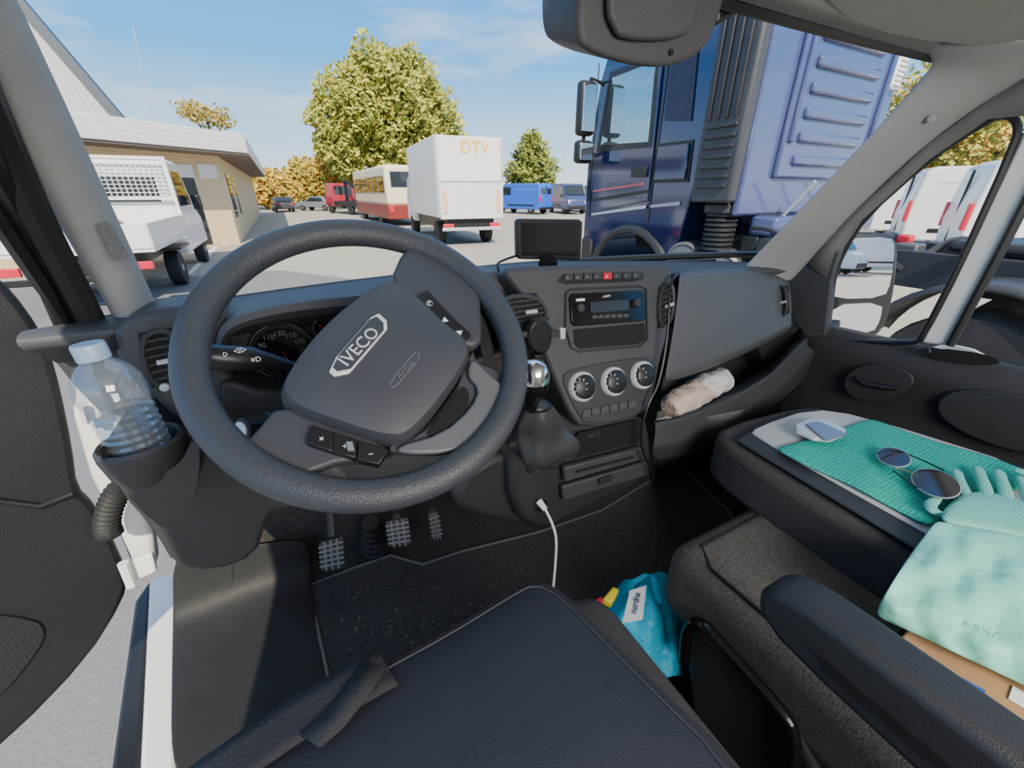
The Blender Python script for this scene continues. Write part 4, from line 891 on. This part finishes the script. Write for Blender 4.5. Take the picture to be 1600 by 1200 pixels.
side('hatch_gap',[(3.63,1.95),(4.17,1.95),(4.17,2.37),(3.65,2.37)],BLACK,tk,4.195,.008,0)
for y in (4.18,5.4): MB().tube([V((4.185,y,1.5)),V((4.185,y,3.4))],.008,5).build('panel_gap',BLACK,tk)
STR=mat('reflection_grey',(.40,.42,.50),.3)  # coloured strips imitate reflections in the glossy lower cab side
side('painted_reflection',[(3.7,1.71),(4.15,1.67),(4.15,1.70),(3.7,1.75)],STR,tk,4.195,.012,.0)
side('painted_reflection',[(4.22,1.66),(5.3,1.53),(5.3,1.56),(4.22,1.70)],STR,tk,4.175,.012,.0)
side('painted_reflection',[(4.3,1.93),(5.3,1.85),(5.3,1.87),(4.3,1.96)],mat('reflection_red',(.4,.1,.12),.3),tk,4.172,.01,.0)
MB().tube([V((4.19,4.45-.80*math.cos(math.pi*i/16),.58+.82*math.sin(math.pi*i/16))) for i in range(17)],.055,8).build('arch_flare',CHB,tk)
side('step_board',[(5.2,.6),(5.46,.6),(5.46,1.2),(5.24,1.2)],CHB,tk,4.19,.05,.01)
fr=MB().box2((4.06,2.98,1.75),(4.2,3.46,3.95)).build('side_fairing',FAIR,tk,.03)
for i in range(7): MB().box((4.05,3.22,1.9+i*.09),(.03,.36,.035)).build('rib',CHB,fr,.01)
for i in range(4): MB().box((4.05,3.08+i*.1,3.1),(.03,.03,1.2)).build('rib',CHB,fr,.01)
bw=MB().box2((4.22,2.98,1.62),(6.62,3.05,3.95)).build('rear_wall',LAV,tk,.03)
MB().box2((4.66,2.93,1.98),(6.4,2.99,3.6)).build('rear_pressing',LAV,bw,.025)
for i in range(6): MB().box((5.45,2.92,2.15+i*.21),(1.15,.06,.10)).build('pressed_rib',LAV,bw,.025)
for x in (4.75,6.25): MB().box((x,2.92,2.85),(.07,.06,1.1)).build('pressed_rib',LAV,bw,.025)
MB().box((6.43,2.93,3.05),(.22,.06,.32)).build('air_vent',WHITE,bw,.03)
for i in range(6): MB().box((6.43,2.90,2.93+i*.045),(.16,.02,.015)).build('vent_slat',GREY,bw)
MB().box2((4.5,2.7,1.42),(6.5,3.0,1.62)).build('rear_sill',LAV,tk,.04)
MB().box2((4.5,2.85,1.0),(6.5,3.05,1.42)).build('rear_frame',CHB,tk,.02)
for i in range(3): MB().tube([V((4.9+i*.5,2.9,1.6)),V((4.9+i*.5,2.65,1.95))],.02,6).build('bracket',GREY,tk)
mm=MB().box((3.92,5.28,2.85),(.26,.14,.62)).build('door_mirror',BLACK,tk,.05); MB().box((3.92,5.2,2.85),(.2,.02,.52)).build('mirror_glass',MIR,mm)
m2=MB().box((3.92,5.28,2.35),(.26,.14,.28)).build('door_mirror',BLACK,tk,.05); MB().box((3.92,5.2,2.35),(.2,.02,.2)).build('mirror_glass',MIR,m2)
MB().tube([V((4.22,5.3,3.15)),V((4.0,5.3,3.2)),V((3.92,5.3,2.4)),V((4.22,5.3,2.3))],.03,6).build('mirror_arm',BLACK,tk)
for s in (4.85,5.85): MB().box2((s,-3.2,1.08),(s+.09,5.0,1.38)).build('chassis_rail',CHB,tk,.01)
for y in (-2.6,-1.4,.2,1.4,2.4): MB().box((5.4,y,1.24),(.95,.1,.16)).build('cross_member',CHB,tk,.01)
m=MB()
for i in range(14): m.lathe((4.34,3.22,.95+i*.05),(0,0,1),[(.14,0),(.165,.012),(.165,.032),(.14,.046)],20)
m.lathe((4.34,3.22,1.62),(0,0,1),[(.16,0),(.2,.03),(.2,.1),(.17,.13),(.17,.26),(.1,.28)],20)
m.build('air_intake_stack',CHB,tk)
DRM=mat('drum_grey',(.12,.12,.125),.4,.4)
for (x,y,zz,r) in ((4.18,3.52,1.12,.2),(4.10,2.95,1.05,.22)):
    m=MB(); m.lathe((x,y,zz),(-1,-.5,0),[(r,-.5),(r,0),(r*.86,.03),(r*.8,.01),(r*.4,.02),(r*.3,.05),(.01,.06)],24); m.build('air_drum',DRM,tk)
MB().lathe((3.99,2.82,1.1),(-1,-.5,0),[(.06,0),(.06,.02)],3).build('warning_plate',YEL,tk)
ALU=mat('tank_aluminium',(.5,.5,.52),.3,.8)
MB().box2((4.3,1.85,.45),(4.8,2.4,1.0)).build('fuel_tank',ALU,tk,.12)
MB().box((4.55,2.55,1.25),(.5,.4,.35)).build('equipment_box',CHB,tk,.04)
for y0 in (-.35,-.85): MB().lathe((4.45,y0,1.0),(0,1,0),[(.001,-.25),(.09,-.24),(.12,-.2),(.12,.2),(.09,.24),(.001,.25)],20).build('air_tank',DRM,tk)
for i in range(5): MB().tube(smooth_path([V((4.5+.14*i,2.95,1.5)),V((4.5+.14*i,2.75,1.5+.04*i)),V((4.55+.16*i,2.5,1.4)),V((5.0,2.1,1.35))]),.018,6).build('air_line',CHB,tk)
rq=random.Random(5)
for i in range(9):
    x=4.6+rq.random()*1.2; y=-.6+rq.random()*3.2
    MB().tube(smooth_path([V((x,y,1.25)),V((x+.1,y-.2,1.42+.1*rq.random())),V((x-.15,y-.5,1.4)),V((x-.1,y-.8,1.22))]),.02+.012*rq.random(),6).build('air_line',CHB if i%3 else DRM,tk)
for i in range(8): MB().box((4.78+rq.random()*1.1,-1+rq.random()*3.4,1.32),(.12+.16*rq.random(),.12+.2*rq.random(),.14+.14*rq.random())).build('valve_block',DRM if i%2 else CHB,tk,.02)
MB().box2((5.0,.3,1.38),(5.85,1.5,1.48)).build('fifth_wheel',CHB,tk,.04)
m=MB()
for x0,x1 in ((4.26,4.82),(6.0,6.65)):
    m.grid([[V((xx,.95+.68*math.cos(a),.56+.70*math.sin(a)-(.03 if xx in (x0,x1) else 0))) for xx in (x0,x0+.05,x1-.05,x1)] for a in [math.pi*(.08+.84*i/16) for i in range(17)]])
m.build('mudguard',mat('mudguard_black',(.035,.035,.037),.4),tk,solid=.03)
def tw_(x,y,w):
    t=MB().lathe((x-w/2,y,.52),(1,0,0),[(.3,0),(.5,.0),(.52,.06),(.52,w-.06),(.5,w),(.3,w)],28).build('wheel',TYRE,tk)
    MB().lathe((x-w/2+.02,y,.52),(-1,0,0),[(.31,0),(.29,.03),(.14,-.02),(.12,.08),(.01,.09)],20).build('wheel_rim',GREY,t)
tw_(4.42,4.45,.32); tw_(6.45,4.45,.32); tw_(4.55,.95,.5); tw_(6.3,.95,.6)
MB().box((5.45,-3.15,1.1),(2.3,.08,.2)).build('rear_beam',CHB,tk,.02)
for x,y in ((4.75,1.9),(5.3,1.9),(4.8,1.2),(5.2,2.3)): MB().box((x,y,1.44),(.10,.12,.08)).build('red_coupling',RED,tk,.02)
# ================================================================ light, sky, camera
wd=bpy.data.worlds.new('world'); bpy.context.scene.world=wd; wd.use_nodes=True; nt=wd.node_tree; N=nt.nodes; L=nt.links
bgn=N['Background']; tc=N.new('ShaderNodeTexCoord'); sx=N.new('ShaderNodeSeparateXYZ'); L.new(tc.outputs['Generated'],sx.inputs[0])
cr=N.new('ShaderNodeValToRGB'); e=cr.color_ramp.elements; e[0].position=0; e[0].color=(.82,.88,.93,1); e[1].position=.75; e[1].color=(.40,.50,.66,1)
q=cr.color_ramp.elements.new(.09); q.color=(.50,.77,.99,1); q=cr.color_ramp.elements.new(.22); q.color=(.10,.47,1.0,1); q=cr.color_ramp.elements.new(.42); q.color=(.025,.34,1.0,1)
L.new(sx.outputs[2],cr.inputs[0])
mp_=N.new('ShaderNodeMapping'); mp_.inputs['Scale'].default_value=(1.2,1.2,5); L.new(tc.outputs['Generated'],mp_.inputs[0])
nz=N.new('ShaderNodeTexNoise'); nz.inputs['Scale'].default_value=2.2; nz.inputs['Detail'].default_value=7; nz.inputs['Roughness'].default_value=.6; L.new(mp_.outputs[0],nz.inputs['Vector'])
c2=N.new('ShaderNodeValToRGB'); c2.color_ramp.elements[0].position=.50; c2.color_ramp.elements[0].color=(0,0,0,1); c2.color_ramp.elements[1].position=.8; c2.color_ramp.elements[1].color=(.75,.75,.75,1); L.new(nz.outputs['Fac'],c2.inputs[0])
mx=N.new('ShaderNodeMix'); mx.data_type='RGBA'; L.new(c2.outputs[0],mx.inputs['Factor']); L.new(cr.outputs[0],mx.inputs['A']); mx.inputs['B'].default_value=(.95,.97,1,1)
L.new(mx.outputs['Result'],bgn.inputs[0]); bgn.inputs[1].default_value=1.75
def lamp(name,kind,loc,energy,size=1,col=(1,1,1),target=None):
    l=bpy.data.lights.new(name,kind); l.energy=energy; l.color=col
    if kind=='AREA': l.size=size
    if kind=='SUN': l.angle=.01
    o=bpy.data.objects.new(name,l); C.objects.link(o); o.location=loc
    if target is not None: o.rotation_euler=(V(target)-V(loc)).to_track_quat('-Z','Y').to_euler()
    return o
lamp('sun','SUN',(-1.5,-7.5,6),9.0,col=(1,.88,.70),target=(0,0,0))
lamp('cab_fill_light','AREA',rel(.4,-.75,.28),48,.9,(1,.96,.90),rel(.5,.5,-.5))  # added fill light behind the camera to brighten the cab, no fitted lamp
lamp('footwell_fill_light','AREA',rel(.12,.80,-.46),.9,.3,(1,.95,.88),rel(.12,.74,-1.0))  # added fill light for the dark driver footwell, no fitted lamp
lamp('footwell_fill_light','AREA',rel(.95,.72,-.58),.9,.3,(1,.95,.88),rel(.9,.6,-1.0))  # same kind of added fill on the passenger side
cam=bpy.data.cameras.new('camera'); co=bpy.data.objects.new('camera',cam); C.objects.link(co)
co.location=CAM; co.rotation_euler=(math.pi/2-PT,0,-TH); cam.sensor_width=36; cam.lens=F/1600*36; cam.clip_start=.01; cam.clip_end=600
bpy.context.scene.camera=co
